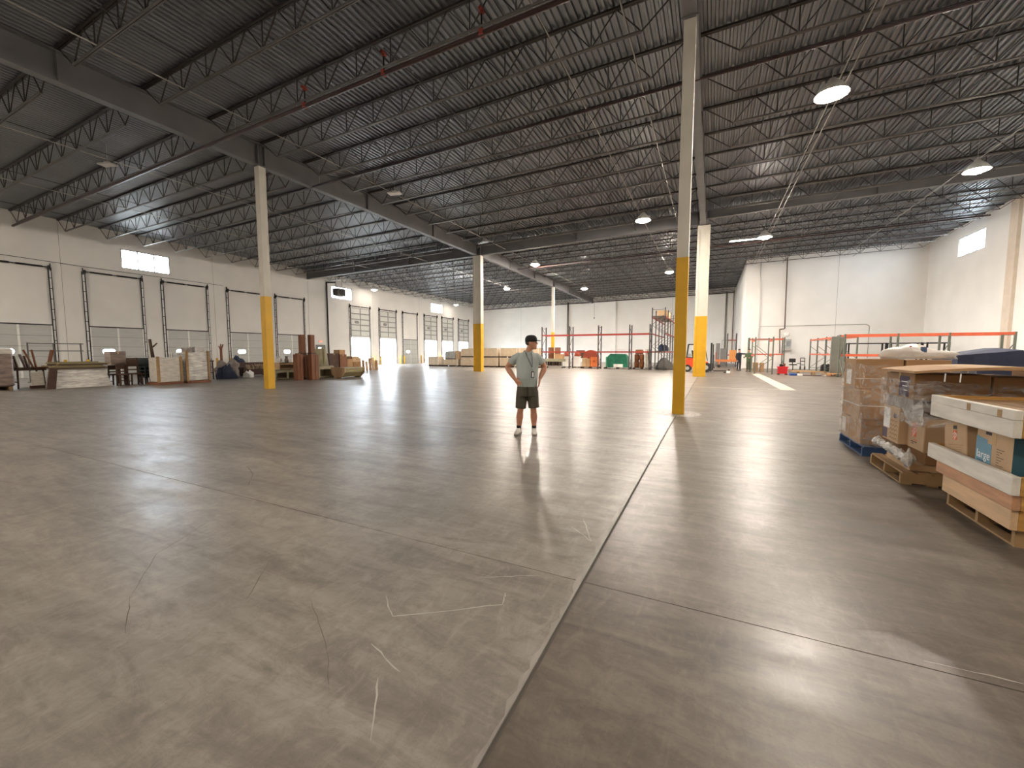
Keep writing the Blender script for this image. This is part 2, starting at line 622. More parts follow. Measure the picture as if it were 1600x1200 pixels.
# pilaster on the right wall
tag(MB().b2(XR - 0.16, XR, 33.55, 34.25, 0, 10.2).obj('trim_1', M('pilaster_paint', 'd8cbbb', 0.85, 0, 0.05), None), kind='structure')

# ---- high windows
FRAMEM = M('window_frame', '8d8a84', 0.5)
GLASSM = bpy.data.materials.new('window_glass')
GLASSM.use_nodes = True
_nt = GLASSM.node_tree
_g = _nt.nodes['Principled BSDF']
_g.inputs['Base Color'].default_value = (0.9, 0.95, 1, 1)
_g.inputs['Roughness'].default_value = 0.05
_t = _nt.nodes.new('ShaderNodeBsdfTransparent')
_x = _nt.nodes.new('ShaderNodeMixShader')
_x.inputs['Fac'].default_value = 0.08
_nt.links.new(_t.outputs['BSDF'], _x.inputs[1])
_nt.links.new(_g.outputs['BSDF'], _x.inputs[2])
_nt.links.new(_x.outputs['Shader'], _nt.nodes['Material Output'].inputs['Surface'])
def hi_window(n, xw, out, ya, yb, za, zb, sill=False):
    r = struct('window_%d' % n)
    m = MB()
    xa, xb = sorted((xw + out * 0.02, xw + out * 0.10))
    m.b2(xa, xb, ya, yb, za, za + 0.06).b2(xa, xb, ya, yb, zb - 0.06, zb)
    m.b2(xa, xb, ya, ya + 0.06, za, zb).b2(xa, xb, yb - 0.06, yb, za, zb)
    m.obj('window_frame', FRAMEM, r)
    w_ = (yb - ya) / 3
    for k in (1, 2):
        MB().b2(xa, xb, ya + k * w_ - 0.03, ya + k * w_ + 0.03, za + .06, zb - .06).obj('mullion', FRAMEM, r)
    for k in range(3):
        MB().b2(xw + out * 0.085 - .004, xw + out * 0.085 + .004, ya + k * w_ + .05, ya + (k + 1) * w_ - .05, za + .06, zb - .06).obj('pane', GLASSM, r)
    portal('window_portal', (xw + out * 0.22, (ya + yb) / 2, (za + zb) / 2), yb - ya, zb - za, -out)
for n, (a, b_) in enumerate(WINS):
    hi_window(n + 1, XL, -1, a, b_, 7.13, 8.40)
hi_window(4, XR, 1, 36.95, 40.1, 8.1, 9.42)

# ---- sectional dock doors with tall vertical-lift tracks
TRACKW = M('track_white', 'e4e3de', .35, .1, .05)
PANO = M('backlit_door_panel', 'd3d2cc', .5, .05, .04)  # open leaves lighter than closed ones: daylight through them painted in
RIBO = M('open_door_rib', '8b8a85', .5, .2, .05)
def dock_door(n, ya, yb, op):
    r = struct('door_%d' % n)
    xf = XL + 0.03
    for sgn, yy in ((-1, ya), (1, yb)):
        m = MB()
        y1 = yy + sgn * 0.03
        m.b2(xf, xf + 0.07, y1 - 0.02, y1 + 0.02, 0, 6.5)                       # guide
        y2 = yy + sgn * 0.16
        m.b2(xf - 0.02, xf + 0.02, y2 - 0.018, y2 + 0.018, 0, 6.55)             # wall angle
        z = 0.35
        while z < 6.5:
            m.b2(xf, xf + 0.03, min(y1, y2), max(y1, y2), z - 0.02, z + 0.02)
            z += 0.62
        m.obj('track', DSTEEL, r)
        MB().b2(xf - 0.02, xf + 0.022, min(y1, y2) + .02, max(y1, y2) - .02, 0.0, 6.4).obj('track_light_strip', TRACKW, r)  # white strip between guide and angle, painted for daylight leaking in
        dm = MB().tube((xf + 0.10, yy + sgn * 0.10, 6.55), (xf + 0.10, yy + sgn * 0.02, 6.55), 0.11, 12)
        dm.b2(xf - 0.02, xf + 0.10, yy + sgn * 0.12 - 0.01, yy + sgn * 0.12 + 0.01, 6.35, 6.78)
        dm.obj('cable_drum', DSTEEL, r)
    sh = MB().tube((xf + 0.10, ya - 0.05, 6.55), (xf + 0.10, yb + 0.05, 6.55), 0.028, 8)
    sh.tube((xf + 0.10, ya + 0.2, 6.55), (xf + 0.10, (ya + yb) / 2 - .12, 6.55), 0.05, 8)
    sh.tube((xf + 0.10, (ya + yb) / 2 + .12, 6.55), (xf + 0.10, yb - 0.2, 6.55), 0.05, 8)
    sh.obj('torsion_shaft', DSTEEL, r)
    zb0 = 3.28 if op else 0.0
    hs = 0.622
    MB().b2(xf - 0.012, xf - 0.006, ya - .02, yb + .02, zb0, zb0 + 5 * hs).obj('door_skin', DOORP, r)
    for k in range(5):
        za = zb0 + k * hs
        m = MB()
        m.b2(xf - 0.005, xf + 0.035, ya, yb, za + 0.006, za + hs - 0.006)
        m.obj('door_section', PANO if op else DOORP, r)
        m = MB()
        if op:
            for zz in (za + 0.03, za + hs - 0.03):
                m.b2(xf + 0.035, xf + 0.055, ya, yb, zz - 0.025, zz + 0.025)
        m.b2(xf + 0.035, xf + 0.06, (ya + yb) / 2 - 0.05, (ya + yb) / 2 + 0.05, za + .01, za + hs - .01)
        m.b2(xf + 0.035, xf + 0.06, ya, ya + 0.06, za + .01, za + hs - .01).b2(xf + 0.035, xf + 0.06, yb - 0.06, yb, za + .01, za + hs - .01)
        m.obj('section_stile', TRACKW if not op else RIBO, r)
        if k == 2:
            pts = []
            cy = ya + 0.31 * (yb - ya)
            for i in range(20):
                a = 2 * PI * i / 20
                pts.append((cy + (0.16 if math.cos(a) > 0 else -0.16) + 0.16 * math.cos(a), za + 0.31 + 0.16 * math.sin(a)))
            MB().prism(pts, 'x', xf + 0.036, xf + 0.046).obj('vision_window', GLOWW if not op else RIBO, r)
    if not op:
        for k in range(1, 5):
            MB().b2(xf + .034, xf + .037, ya, yb, k * hs - .012, k * hs + .012).obj('section_seam', RIBO, r)
        MB().b2(xf + 0.0, xf + 0.07, ya, yb, 3.10, 3.17).obj('top_seal', DSTEEL, r)
    else:
        portal('door_portal', (XL - 0.2, (ya + yb) / 2, 1.55), yb - ya, 3.1, 1)
    # bumper posts
    for yy in (ya - 0.32, yb + 0.32):
        b_ = MB().tube((XL + 0.45, yy, 0), (XL + 0.45, yy, 1.05), 0.07, 10)
        b_.obj('bollard', COLY, r, True)
for n, (a, b_, o) in enumerate(DOORS):
    dock_door(n + 1, a, b_, o)
# personnel door by the downspout
r = struct('door_12')
MB().b2(XL - 0.02, XL + 0.03, 28.60, 29.50, 0.0, 2.15).obj('door_leaf', M('grey_door', '85837d', 0.5), r)
fr = MB().b2(XL - .05, XL + .06, 28.50, 28.60, 0, 2.25).b2(XL - .05, XL + .06, 29.50, 29.60, 0, 2.25).b2(XL - .05, XL + .06, 28.6, 29.5, 2.15, 2.25)
fr.obj('door_frame', M('grey_frame', '6d6b66', 0.5), r)
MB().b2(XL + .03, XL + .04, 28.78, 29.10, 1.55, 2.0).obj('door_window', GLOWW, r)
MB().b2(XL + .03, XL + .09, 29.35, 29.45, 0.98, 1.04).obj('door_handle', GALV, r)

# ---- columns
def square_column(x, y, wd, label):
    t = thing('steel_column', label, 'column', (x, y, 0))
    zt = zgird(x)
    h = wd / 2
    MB().b2(-h, h, -h, h, 3.77, zt).obj('upper_shaft', COLW, t)
    MB().b2(-h - .004, h + .004, -h - .004, h + .004, 0.0, 3.77).obj('painted_guard', COLY, t)
    MB().b2(-h - .05, h + .05, -h - .05, h + .05, zt - .03, zt).obj('cap_plate', GIRD, t)
    return t
square_column(XF, Y0, 0.26, 'square white and yellow column standing on the floor joint, right of the man')
square_column(XA, Y0, 0.28, 'square white and yellow column on the left, in front of the dock doors and timber posts')
square_column(XA, Y0 + 2 * SY, 0.28, 'thin far column, white above yellow, behind the left end of the red pallet rack')
def wide_column(x, y, wd, dp, label):
    t = thing('wide_column', label, 'column', (x, y, 0))
    zt = zgird(x)
    for za, zb, mt, nm in ((0.0, 3.70, COLY, 'painted_guard'), (3.70, zt - .02, COLW, 'upper_shaft')):
        e = 0.004 if nm == 'painted_guard' else 0
        MB().b2(-wd / 2 + .13, wd / 2 - .08, -dp / 2 + .05 - e, dp / 2 - .05 + e, za, zb).obj(nm + '_web', mt, t)
        MB().b2(-wd / 2 - e, -wd / 2 + .13, -dp / 2 - e, dp / 2 + e, za, zb).obj(nm + '_flange', mt, t)
        MB().b2(wd / 2 - .08, wd / 2 + e, -dp / 2 - e, dp / 2 + e, za, zb).obj(nm + '_flange', mt, t)
    MB().b2(-wd / 2 - .05, wd / 2 + .05, -dp / 2 - .05, dp / 2 + .05, zt - .02, zt).obj('cap_plate', STEEL, t)
    return t
wide_column(-16.37, 27.75, 0.68, 0.42, 'wide white and yellow column behind the man on the left, at the girder crossing')
wide_column(-0.64, 27.95, 0.70, 0.42, 'wide white and yellow column in front of the red forklift')

# ---- girders
def girder(label, p, q, depth, fw, top_x=None, web_t=0.02):
    """I-beam from p to q (bottom centre line)"""
    t = thing('roof_girder', label, 'girder', ((p[0] + q[0]) / 2, (p[1] + q[1]) / 2, (p[2] + q[2]) / 2))
    o = Vector(((p[0] + q[0]) / 2, (p[1] + q[1]) / 2, (p[2] + q[2]) / 2))
    P, Q = Vector(p) - o, Vector(q) - o
    up = Vector((0, 0, 1))
    MB().bar(P + up * .015, Q + up * .015, fw, .03).obj('bottom_flange', GIRD, t)
    MB().bar(P + up * (depth - .015), Q + up * (depth - .015), fw, .03).obj('top_flange', GIRD, t)
    MB().bar(P + up * depth / 2, Q + up * depth / 2, web_t, depth - .06).obj('web', GIRD, t)
    n = max(2, int((Q - P).length / 5.6) + 1)
    d = (Q - P).normalized()
    side = Vector((-d.y, d.x, 0))
    for k in range(n):
        c = P.lerp(Q, k / (n - 1)) + d * (0.12 if k == 0 else (-0.12 if k == n - 1 else 0))
        MB().box(c + up * depth / 2, (0.02, fw - .02, depth - .07), rotz(math.atan2(d.y, d.x))).obj('stiffener', GIRD, t)
    return t
gl = {XA: ['roof girder over the left aisle, running from the rear up to the left column',
           'roof girder between the left column and the wide column behind the man',
           'roof girder from the wide left column back to the thin far column',
           'roof girder from the thin far column to the back wall'],
      XF: ['roof girder ending on top of the square column beside the man',
           'roof girder from the square column right of the man to the wide column behind it',
           'roof girder behind the wide right column', 'last roof girder before the back wall on the right column line']}
for X0 in (XA, XF):
    ys = [Y0 - SY, Y0, Y0 + SY, Y0 + 2 * SY, YB - .05]
    for k in range(4):
        girder(gl[X0][k], (X0, ys[k] + .02, zgird(X0)), (X0, ys[k + 1] - .02, zgird(X0)), 0.84, 0.30)
girder('dark cross girder from the dock wall to the wide left column', (XL + .05, Y0 + SY, zgird(XL)), (XA - .2, Y0 + SY, zgird(XA - .2)), 0.82, 0.28)
girder('cross girder between the two wide columns', (XA + .2, Y0 + SY, zgird(XA)), (XF - .2, Y0 + SY, zgird(XF)), 0.82, 0.28)
girder('cross girder from the wide right column to the right wall', (XF + .2, Y0 + SY, zgird(XF) + .30), (XR - .05, Y0 + SY, zgird(XR) + .30), 0.52, 0.26)
# ================================================================== ROOF STEEL AND SERVICES
def joist_meshes(x0, x1, depth, seed):
    """open-web joist along X; local origin at (0, y, 0), verts hold world x and z"""
    tc, bc, wb = MB(), MB(), MB()
    L = x1 - x0
    zt = lambda x: zdeck(x) - 0.035
    zb = lambda x: zdeck(x) - depth
    for s in (-1, 1):
        tc.bar((x0, s * .032, zt(x0)), (x1, s * .032, zt(x1)), 0.048, 0.055)
    e = min(0.95, L * 0.12)
    for s in (-1, 1):
        bc.bar((x0 + e, s * .024, zb(x0 + e)), (x1 - e, s * .024, zb(x1 - e)), 0.03, 0.045)
    n = max(2, round((L - 2 * e) / 1.25))
    xs = [x0 + e + (L - 2 * e) * k / n for k in range(n + 1)]
    r = 0.013
    def rod(a, b_):
        wb.bar(a, b_, 0.024, 0.024)
    rod((x0 + .05, 0, zt(x0)), (xs[0], 0, zb(xs[0])))
    rod((x1 - .05, 0, zt(x1)), (xs[-1], 0, zb(xs[-1])))
    for a, b_ in zip(xs[:-1], xs[1:]):
        m = (a + b_) / 2
        rod((a, 0, zb(a)), (m, 0, zt(m)))
        rod((m, 0, zt(m)), (b_, 0, zb(b_)))
    for a in xs[1:-1]:
        rod((a, 0, zb(a)), (a, 0, zt(a)))
    for m, nm in ((tc, 'top_chord'), (bc, 'bottom_chord'), (wb, 'web')):
        pass
    return tc, bc, wb
def make_joist(x0, x1, depth, label, group):
    tc, bc, wb = joist_meshes(x0, x1, depth, 0)
    t = thing('roof_joist', label, 'joist', (0, 0, 0), 0, group)
    tc.obj('top_chord', STEEL, t)
    bc.obj('bottom_chord', CHORD_LIT, t)
    wb.obj('web', STEEL, t)
    return t
SP = SY / 9
bays = [(XL + .02, XA - .15, 0.82, 'open-web roof joist of the left bay, ', 'joists of the left bay', (-7, 28)),
        (XA + .15, XF - .15, 0.76, 'open-web roof joist of the middle bay, ', 'joists of the middle bay', (-7, 28)),
        (XF + .15, XR - .02, 0.72, 'open-web roof joist of the right bay, ', 'joists of the right bay', (-6, 18)),
        (XF + .15, XN - .02, 0.60, 'short roof joist at the far side wall, ', 'short joists at the far side wall', (18, 28))]
for x0, x1, dp, lb, gp, (ka, kb) in bays:
    proto = None
    for k in range(ka, kb):
        y = Y0 + k * SP
        if k == 9 or y > YB - .3: continue
        o9 = lambda n: ('first', 'second', 'third', 'fourth', 'fifth', 'sixth', 'seventh', 'eighth', 'ninth', 'tenth')[n - 1]
        if k < 0: wh = '%s before the near column row' % o9(-k)
        elif k == 0: wh = 'the one on the near column row'
        elif k < 9: wh = '%s beyond the near column row' % o9(k)
        elif k < 18: wh = '%s beyond the cross girder' % o9(k - 9)
        elif k == 18: wh = 'the one on the far thin column row'
        else: wh = '%s beyond the far thin column row' % o9(k - 18)
        if proto is None:
            proto = make_joist(x0, x1, dp, lb + wh, gp)
            proto.location = (0, y, 0)
        else:
            copytree(proto, (0, y, 0), 0.0, lb + wh)

# ---- bridging rods, conduits and pipes
def run(name, label, cat, pts, r, mat, group=None, n=6):
    m = MB().path(pts, r, n)
    return tag(m.obj(name, mat, None, True), label, cat, group)
for _i, (x, bay, lo, y1) in enumerate(((-31.2, 'left', .80, YB - .1), (-26.0, 'left', .80, YB - .1), (-20.8, 'left', .80, YB - .1), (-12.5, 'middle', .74, YB - .1), (-8.5, 'middle', .74, YB - .1),
                       (-4.6, 'middle', .74, YB - .1), (5.5, 'right', .70, YN - .1), (10.5, 'right', .70, YN - .1))):
    z = zdeck(x) - lo + .06
    run('bridging_rod', '%s thin dark rod tying the joists together in the %s bay' % (('left', 'middle', 'right', 'left', 'middle', 'right', 'left', 'right')[_i], bay), 'rod', [(x, -2.0, z), (x, y1, z)], 0.014, STEEL, 'bridging rods of the %s bay' % bay, 5)
for x, y0, y1, z, lb in ((-27.2, 2.0, 46.0, 8.72, 'pale conduit run through the left bay, the one nearest the dock doors'),
                      (-21.2, 2.0, 42.3, 8.80, 'pale conduit run in the left bay passing the unlit fixture'),
                      (-14.0, 1.0, 60.0, 9.00, 'pale conduit run just right of the left girder'),
                      (-3.85, 6.0, 60.0, 9.12, 'bright thin conduit run feeding the lamps left of the square column'),
                      (-2.1, 6.0, 27.4, 9.22, 'second thin conduit close to the left of the square column'),
                      (3.25, 5.0, 43.0, 9.22, 'thin conduit run passing the brightest lamp in the right bay'),
                      (3.05, 5.0, 43.0, 9.22, 'thin twin conduit beside the brightest lamp'),
                      (9.6, 10.0, 43.0, 9.30, 'thin conduit run towards the lamp near the right edge')):
    run('conduit', lb, 'conduit', [(x, y0, z + .12), (x, y1, z + .12)], 0.018, CONDUIT)

def sprinkler_main(label, y, z, xa, xb, r, drops):
    t = thing('sprinkler_pipe', label, 'pipe', (0, y, z))
    dz = lambda x: 0.0163 * (x - XA)
    MB().tube((xa, 0, dz(xa)), (xb, 0, dz(xb)), r, 10).obj('pipe', PIPER, t, True)
    for x in drops:
        MB().tube((x, 0, dz(x)), (x, 0, dz(x) + 0.50), 0.022, 6).obj('riser', DSTEEL, t)
        m = MB().tube((x, -.09, dz(x) + .52), (x, .09, dz(x) + .52), 0.045, 8)
        m.tube((x, 0, dz(x) + .44), (x, 0, dz(x) + .56), 0.05, 8)
        m.obj('coupling', REDC, t)
        MB().tube((x, 0, dz(x) - .05), (x, 0, dz(x) + .07), r + .02, 10).obj('clamp', REDC, t)
    k = 0
    x = xa + 2
    while x < xb - 1:
        MB().tube((x, 0, dz(x)), (x, 0, zdeck(x) - z), 0.007, 4).obj('hanger', GALV, t)
        x += 3.1
    return t
sprinkler_main('dark red sprinkler main with red couplings crossing the near ceiling', 8.98, 8.87, XL + .3, 14.8, 0.062, (-11.33, -8.2, -5.16))
sprinkler_main('dark sprinkler pipe crossing the ceiling above the left column', 13.2, 8.90, -17.9, 14.8, 0.045, ())
sprinkler_main('dark sprinkler pipe ending in a cap near the high right window', 33.15, 8.72, -15.5, 13.9, 0.055, ())
sprinkler_main('dark red pipe along the top of the back wall', 61.55, 9.0, XL + .3, 2.4, 0.06, ())
random.seed(11)
hd = MB()
for i, x in enumerate((-11.3, -8.2, -5.2, 1.4, 6.5, 11.6)):
    z = zdeck(x) - 0.24
    t = thing('sprinkler_branch', ['thin sprinkler branch line left of the middle bay', 'thin sprinkler branch line in the middle of the middle bay', 'thin sprinkler branch line right of the middle bay',
        'thin sprinkler branch line just right of the square column', 'thin sprinkler branch line in the middle of the right bay', 'thin sprinkler branch line near the right wall'][i], 'pipe', (x, 0, z))
    y1 = 60.5 if x < 0 else 43.0
    MB().tube((0, 9.0, 0), (0, y1, 0), 0.017, 6).obj('pipe', DSTEEL, t)
    y = 10.2
    while y < y1:
        MB().tube((0, y, 0), (0, y, .07), 0.012, 5).lathe([(0.03, .07), (0.035, .08), (0.0, .085)], (0, y, 0), 6).obj('sprinkler_head', GALV, t)
        y += 3.4

# ---- high-bay lamps
HOUS = M('lamp_housing', 'd6d4ce', 0.4, 0.2)
def lamp(label, x, y, lit=True, z=8.9, power=None):
    t = thing('high_bay_lamp', label, 'lamp', (x, y, z))
    MB().lathe([(0.08, 0.34), (0.13, 0.26), (0.26, 0.14), (0.42, -0.10), (0.41, -0.105), (0.25, 0.12), (0.0, 0.13)], (0, 0, 0), 20).obj('housing', HOUS, t, True)
    g = MB().ell((0, 0, -0.06), (0.30, 0.30, 0.15), 18, 10).obj('lens_globe', WHITE if not lit else EM('lamp_globe_%d' % int(1000 * (power or 1)), (1.0, 0.89, 0.77), LAMP_RADIANCE * (power or 1)), t, True)
    MB().tube((0, 0, 0.34), (0, 0, zdeck(x) - z), 0.008, 5).obj('hanger', GALV, t)
    return t
for lb, x, y in (('biggest bright lamp, hung over the aisle before the right-hand pallets', 2.83, 14.98), ('bright lamp in front of the right cross girder near the high right window', 9.38, 23.58),
                 ('lit lamp just left of the square column, in front of the middle cross girder', -3.66, 24.24), ('lit lamp beside the strip light right of the wide right column', 2.82, 31.16),
                 ('lit lamp above the man, left of the far thin column', -13.54, 32.33), ('lit lamp right of the far thin column', -13.46, 46.89), ('far lit lamp over the red-beamed rack, left of the square column', -3.70, 40.72),
                 ('lit lamp just right of the wide left column', -21.52, 43.0), ('lit lamp by the dock wall near the hanging heater', -34.2, 35.13), ('farthest lit lamp by the dock wall', -34.2, 51.5)):
    lamp(lb, x, y, True, 8.9 if x > -30 else 8.55, (1.5 if y > 30 else None) if x > -30 else 0.05)
lamp('lamp hung to the right above the white lumber crate', 9.38, 7.4, True, 8.9, 0.45)
lamp('lamp hung over the right aisle behind the camera', 2.83, -1.2, True, 8.9, 0.35)
lamp('unseen fill lamp added over the middle bay behind the camera', -7.5, -3.0, True, 8.9, 0.55)  # added lamp out of view, brightens the foreground
lamp('unseen fill lamp added over the left bay behind the camera', -21.8, -5.5, True, 8.9, 0.8)  # no lamp seen here; added to brighten the left wall and floor
lamp('unseen fill lamp added near the dock doors behind the camera', -29.5, -2.0)  # likewise added out of view, as fill for the dock side
def panel_fixture(label, x, y, z, rz):
    t = thing('panel_light', label, 'lamp', (x, y, z), rz)
    MB().b2(-.30, .30, -.16, .16, 0, .05).obj('housing', HOUS, t)
    MB().b2(-.27, .27, -.13, .13, -.006, 0).obj('lens', WHITE, t)
    MB().b2(-.1, .1, -.07, .07, .05, .13).obj('driver_box', HOUS, t)
    MB().tube((0, 0, .13), (0, 0, zdeck(x) - z), .008, 5).obj('hanger', GALV, t)
panel_fixture('unlit white panel fixture under the left bay roof, above the dock window', -21.78, 8.17, 8.9, 0.3)
panel_fixture('unlit small white panel fixture under the middle of the roof', -13.59, 15.43, 8.9, 0.2)
t = thing('strip_light', 'long lit strip light right of the wide right column', 'lamp', (1.85, 31.78, 8.93))
MB().b2(-1.0, 1.0, -.07, .07, 0, .07).obj('housing', HOUS, t)
MB().b2(-.98, .98, -.05, .05, -.03, 0).obj('tube', EM('tube_glow', (1.0, .9, .78), 25.0), t)
for s in (-.8, .8):
    MB().tube((s, 0, .07), (s, 0, zdeck(1.85 + s) - 8.93), .006, 4).obj('hanger', GALV, t)

# ---- unit heater hung in front of the second dock window
t = thing('unit_heater', 'dark hanging unit heater in front of the second dock-side window', 'heater', (-34.0, 30.1, 7.15))
MB().b2(-.38, .38, -.5, .5, 0, .72).obj('cabinet', M('heater_grey', '4a4744', .5, .3), t, bevel=.03)
_q = MB().lathe([(.05, 0), (.30, 0), (.30, .05), (.05, .05)], (0, 0, 0), 16).obj('fan_ring', DSTEEL, t)
_q.rotation_euler = (0, PI / 2, 0); _q.location = (.38, 0, .36)
for s in (-.4, .4):
    MB().tube((0, s, .72), (0, s, 2.2), .02, 6).obj('hanger', DSTEEL, t)
# ---- downspouts and conduits on the walls
run('downspout', 'dark vertical pipe on the dock wall left of the first open door', 'pipe', [(XL + .12, 29.95, 0), (XL + .12, 29.95, 8.6), (XL + .12, 31.0, 8.75)], .07, DSTEEL, None, 8)
run('downspout', 'grey vertical pipe on the back wall behind the red pallet rack', 'pipe', [(-20.3, YB - .15, 0), (-20.3, YB - .15, 9.2)], .15, M('pipe_grey', '7d766c', .5), None, 8)
run('downspout', 'white vertical pipe in the middle of the back wall', 'pipe', [(-12.85, YB - .14, 0), (-12.85, YB - .14, 9.2)], .13, WHITE, None, 8)
run('downspout', 'grey vertical pipe at the right end of the back wall', 'pipe', [(1.6, YB - .14, 0), (1.6, YB - .14, 9.4)], .12, M('pipe_grey'  , '7d766c', .5), None, 8)
run('conduit', 'thin dark conduit in the far right corner of the back wall', 'conduit', [(2.45, YB - .1, 0), (2.45, YB - .1, 9.6)], .06, M('pipe_brown', '6d5c50', .5))
run('conduit', 'brown vertical conduit on the white front wall above the electrical panel', 'conduit', [(5.84, YN - .11, 9.9), (5.9, YN - .11, 3.62), (5.52, YN - .11, 3.56), (5.62, YN - .11, 1.4)], .05, M('pipe_brown', '6d5c50', .5))
run('conduit', 'long horizontal conduit across the white front wall', 'conduit', [(3.98, YN - .026, 3.86), (11.7, YN - .026, 3.86), (11.9, YN - .026, 3.7), (11.9, YN - .026, 1.0)], .022, M('pipe_thin', '9a948a', .5))
run('conduit', 'pale vertical conduit near the left end of the front wall', 'conduit', [(3.85, YN - .05, 9.7), (3.9, YN - .05, 2.0)], .05, WHITE)
run('cable', 'thin cable sagging along the dock wall above the doors', 'cable', [(XL + .05, 7, 6.95), (XL + .05, 12, 6.86), (XL + .05, 20, 6.86)], .014, DSTEEL)
t = thing('electrical_panel', 'grey electrical panel box on the white front wall', 'panel', (6.14, YN - .1, 1.82))
MB().b2(-.3, .3, -.10, .1, 0, .86).obj('cabinet', M('panel_grey', 'a9aaa8', .5), t, bevel=.01)
MB().b2(-.06, .22, -.115, -.10, .2, .7).obj('door', M('panel_door', '8b8f90', .4, .2), t)
MB().b2(-.22, -.12, -.115, -.10, .35, .55).obj('label_plate', LABELW, t)
MB().b2(-.45, .45, -.35, .1, -.12, -.06).obj('shelf', WHITE, t)
MB().bar((-.3, -.3, -.1), (-.3, .08, -.5), .03).bar((.3, -.3, -.1), (.3, .08, -.5), .03).obj('bracket', WHITE, t)
t = thing('alarm_horn', 'white alarm bell and box on the wall above the electrical panel', 'alarm', (5.95, YN - .08, 2.9))
_q = MB().lathe([(.20, 0), (.22, .04), (.12, .12)], (0, 0, 0), 16).obj('bell', WHITE, t)
_q.rotation_euler = (PI / 2, 0, 0); _q.location = (.15, -.02, .22)
MB().b2(-.25, 0, -.06, .06, .0, .3).obj('box', WHITE, t)
t = thing('exit_sign', 'small red lit exit sign on the dock wall above the personnel door', 'sign', (XL + .06, 29.05, 2.45))
MB().b2(-.03, .03, -.22, .22, 0, .26).obj('housing', WHITE, t)
text_mesh('lettering', 'EXIT', .2, EM('exit_red', (1.0, .12, .06), 3.0), t, (.034, 0, .13), (PI / 2, 0, PI / 2))
t = thing('pull_cord', 'thin cord with a small weight hanging before the back wall', 'cord', (-15.8, 60.5, 6.6))
MB().tube((0, 0, 0), (0, 0, zdeck(-15.8) - 6.6), .012, 4).obj('cord', DSTEEL, t)
MB().ell((0, 0, -.05), (.08, .08, .1), 8, 6).obj('weight', DSTEEL, t)
# ================================================================== LEFT CLUTTER (stored furniture along the dock side)
def carton(label, cat, loc, d, rz=0.0, mat=None, name='cardboard_box', tape=True, group=None):
    t = thing(name, label, cat, loc, rz, group)
    x, y, z = d
    MB().b2(-x / 2, x / 2, -y / 2, y / 2, 0, z).obj('carton', mat or KRAFT, t, bevel=0.006)
    if tape:
        MB().b2(-x / 2 - .001, x / 2 + .001, -.025, .025, z, z + .0015).obj('tape', TAPE, t)
        MB().b2(-x / 2 - .0015, -x / 2, -.025, .025, z - .12, z + .0015).b2(x / 2, x / 2 + .0015, -.025, .025, z - .12, z + .0015).obj('tape', TAPE, t)
    return t
def lumpy(name, label, cat, loc, d, mat, seed, part='cover', rz=0.0, n=30, m=12, amp=0.22, flat=0.45):
    """a soft heap or bag: noisy squashed dome"""
    t = thing(name, label, cat, loc, rz)
    random.seed(seed)
    ph = [random.uniform(0, 6.28) for _ in range(6)]
    rings = []
    for k in range(m + 1):
        f = k / m
        zz = d[2] * math.sin(f * PI / 2) ** 0.8
        rr = max(0.03, math.cos(f * PI / 2) ** flat)
        ring = []
        for i in range(n):
            a = 2 * PI * i / n
            w_ = 1 + amp * (math.sin(3 * a + ph[0] + f * 2) * .5 + math.sin(5 * a + ph[1] - f * 3) * .35 + math.sin(7 * a + ph[2]) * .2)
            zz2 = zz * (1 + amp * .8 * math.sin(2 * a + ph[3]) * (1 if k < m else 0)) if k else 0
            nz = mnoise.noise((math.cos(a) * 1.6 + seed, math.sin(a) * 1.6, f * 2.2)) + .6 * mnoise.noise((math.cos(a) * 4 + seed, math.sin(a) * 4, f * 5))
            w_ *= 1 + amp * .9 * nz
            zz2 *= 1 + amp * 1.1 * mnoise.noise((rr * math.cos(a) * 2.6, rr * math.sin(a) * 2.6, seed * 1.7))
            ring.append((d[0] / 2 * rr * w_ * math.cos(a), d[1] / 2 * rr * w_ * math.sin(a), zz2))
        rings.append(ring)
    MB().loft(rings).obj(part, mat, t, True)
    return t
WRAPG = M('wrapped_grey', 'bdb9b3', 0.2, 0.25, 0.40, 3, 0.6, 6, (1, 1, 5))
WRAPB = M('wrapped_brown', '8a776c', 0.28, 0, 0.45, 2.2, 0.6, 6, (1, 1, 4))
WRAPW = M('wrapped_cream', 'd0c8bb', 0.28, 0, 0.16, 4, 0.7, 8, (1, 1, 3))
OLIVE = M('olive_wood', '8d8059', 0.6, 0, 0.3, 3, 0.1, 8, (4, .5, 4))
PALEW = M('pale_crate_wood', 'a89f83', 0.7, 0, 0.15, 3)
NAVY = M('navy_cloth', '2a3246', 0.85, 0, 0.2, 4, 0.3, 20)
GREYB = M('grey_brown_cloth', '8a8078', 0.85, 0, 0.2, 4, 0.3, 20)

# wrapped pallet stack at the left edge
t = thing('wrapped_stack', 'tall stretch-wrapped brownish stack, leftmost of all the stored goods', 'pallet load', (-26.1, 5.45, 0))
MB().b2(-.9, .9, -.75, .62, .14, 1.55).obj('load', WRAPB, t, bevel=.05)
MB().b2(-.92, .92, -.77, .64, 1.40, 1.66).obj('top_wrap', WRAPW, t, bevel=.06)
for s in (-.7, 0, .5):
    MB().b2(-.9, .9, s - .05, s + .05, 0, .14).obj('skid', WOODP, t)
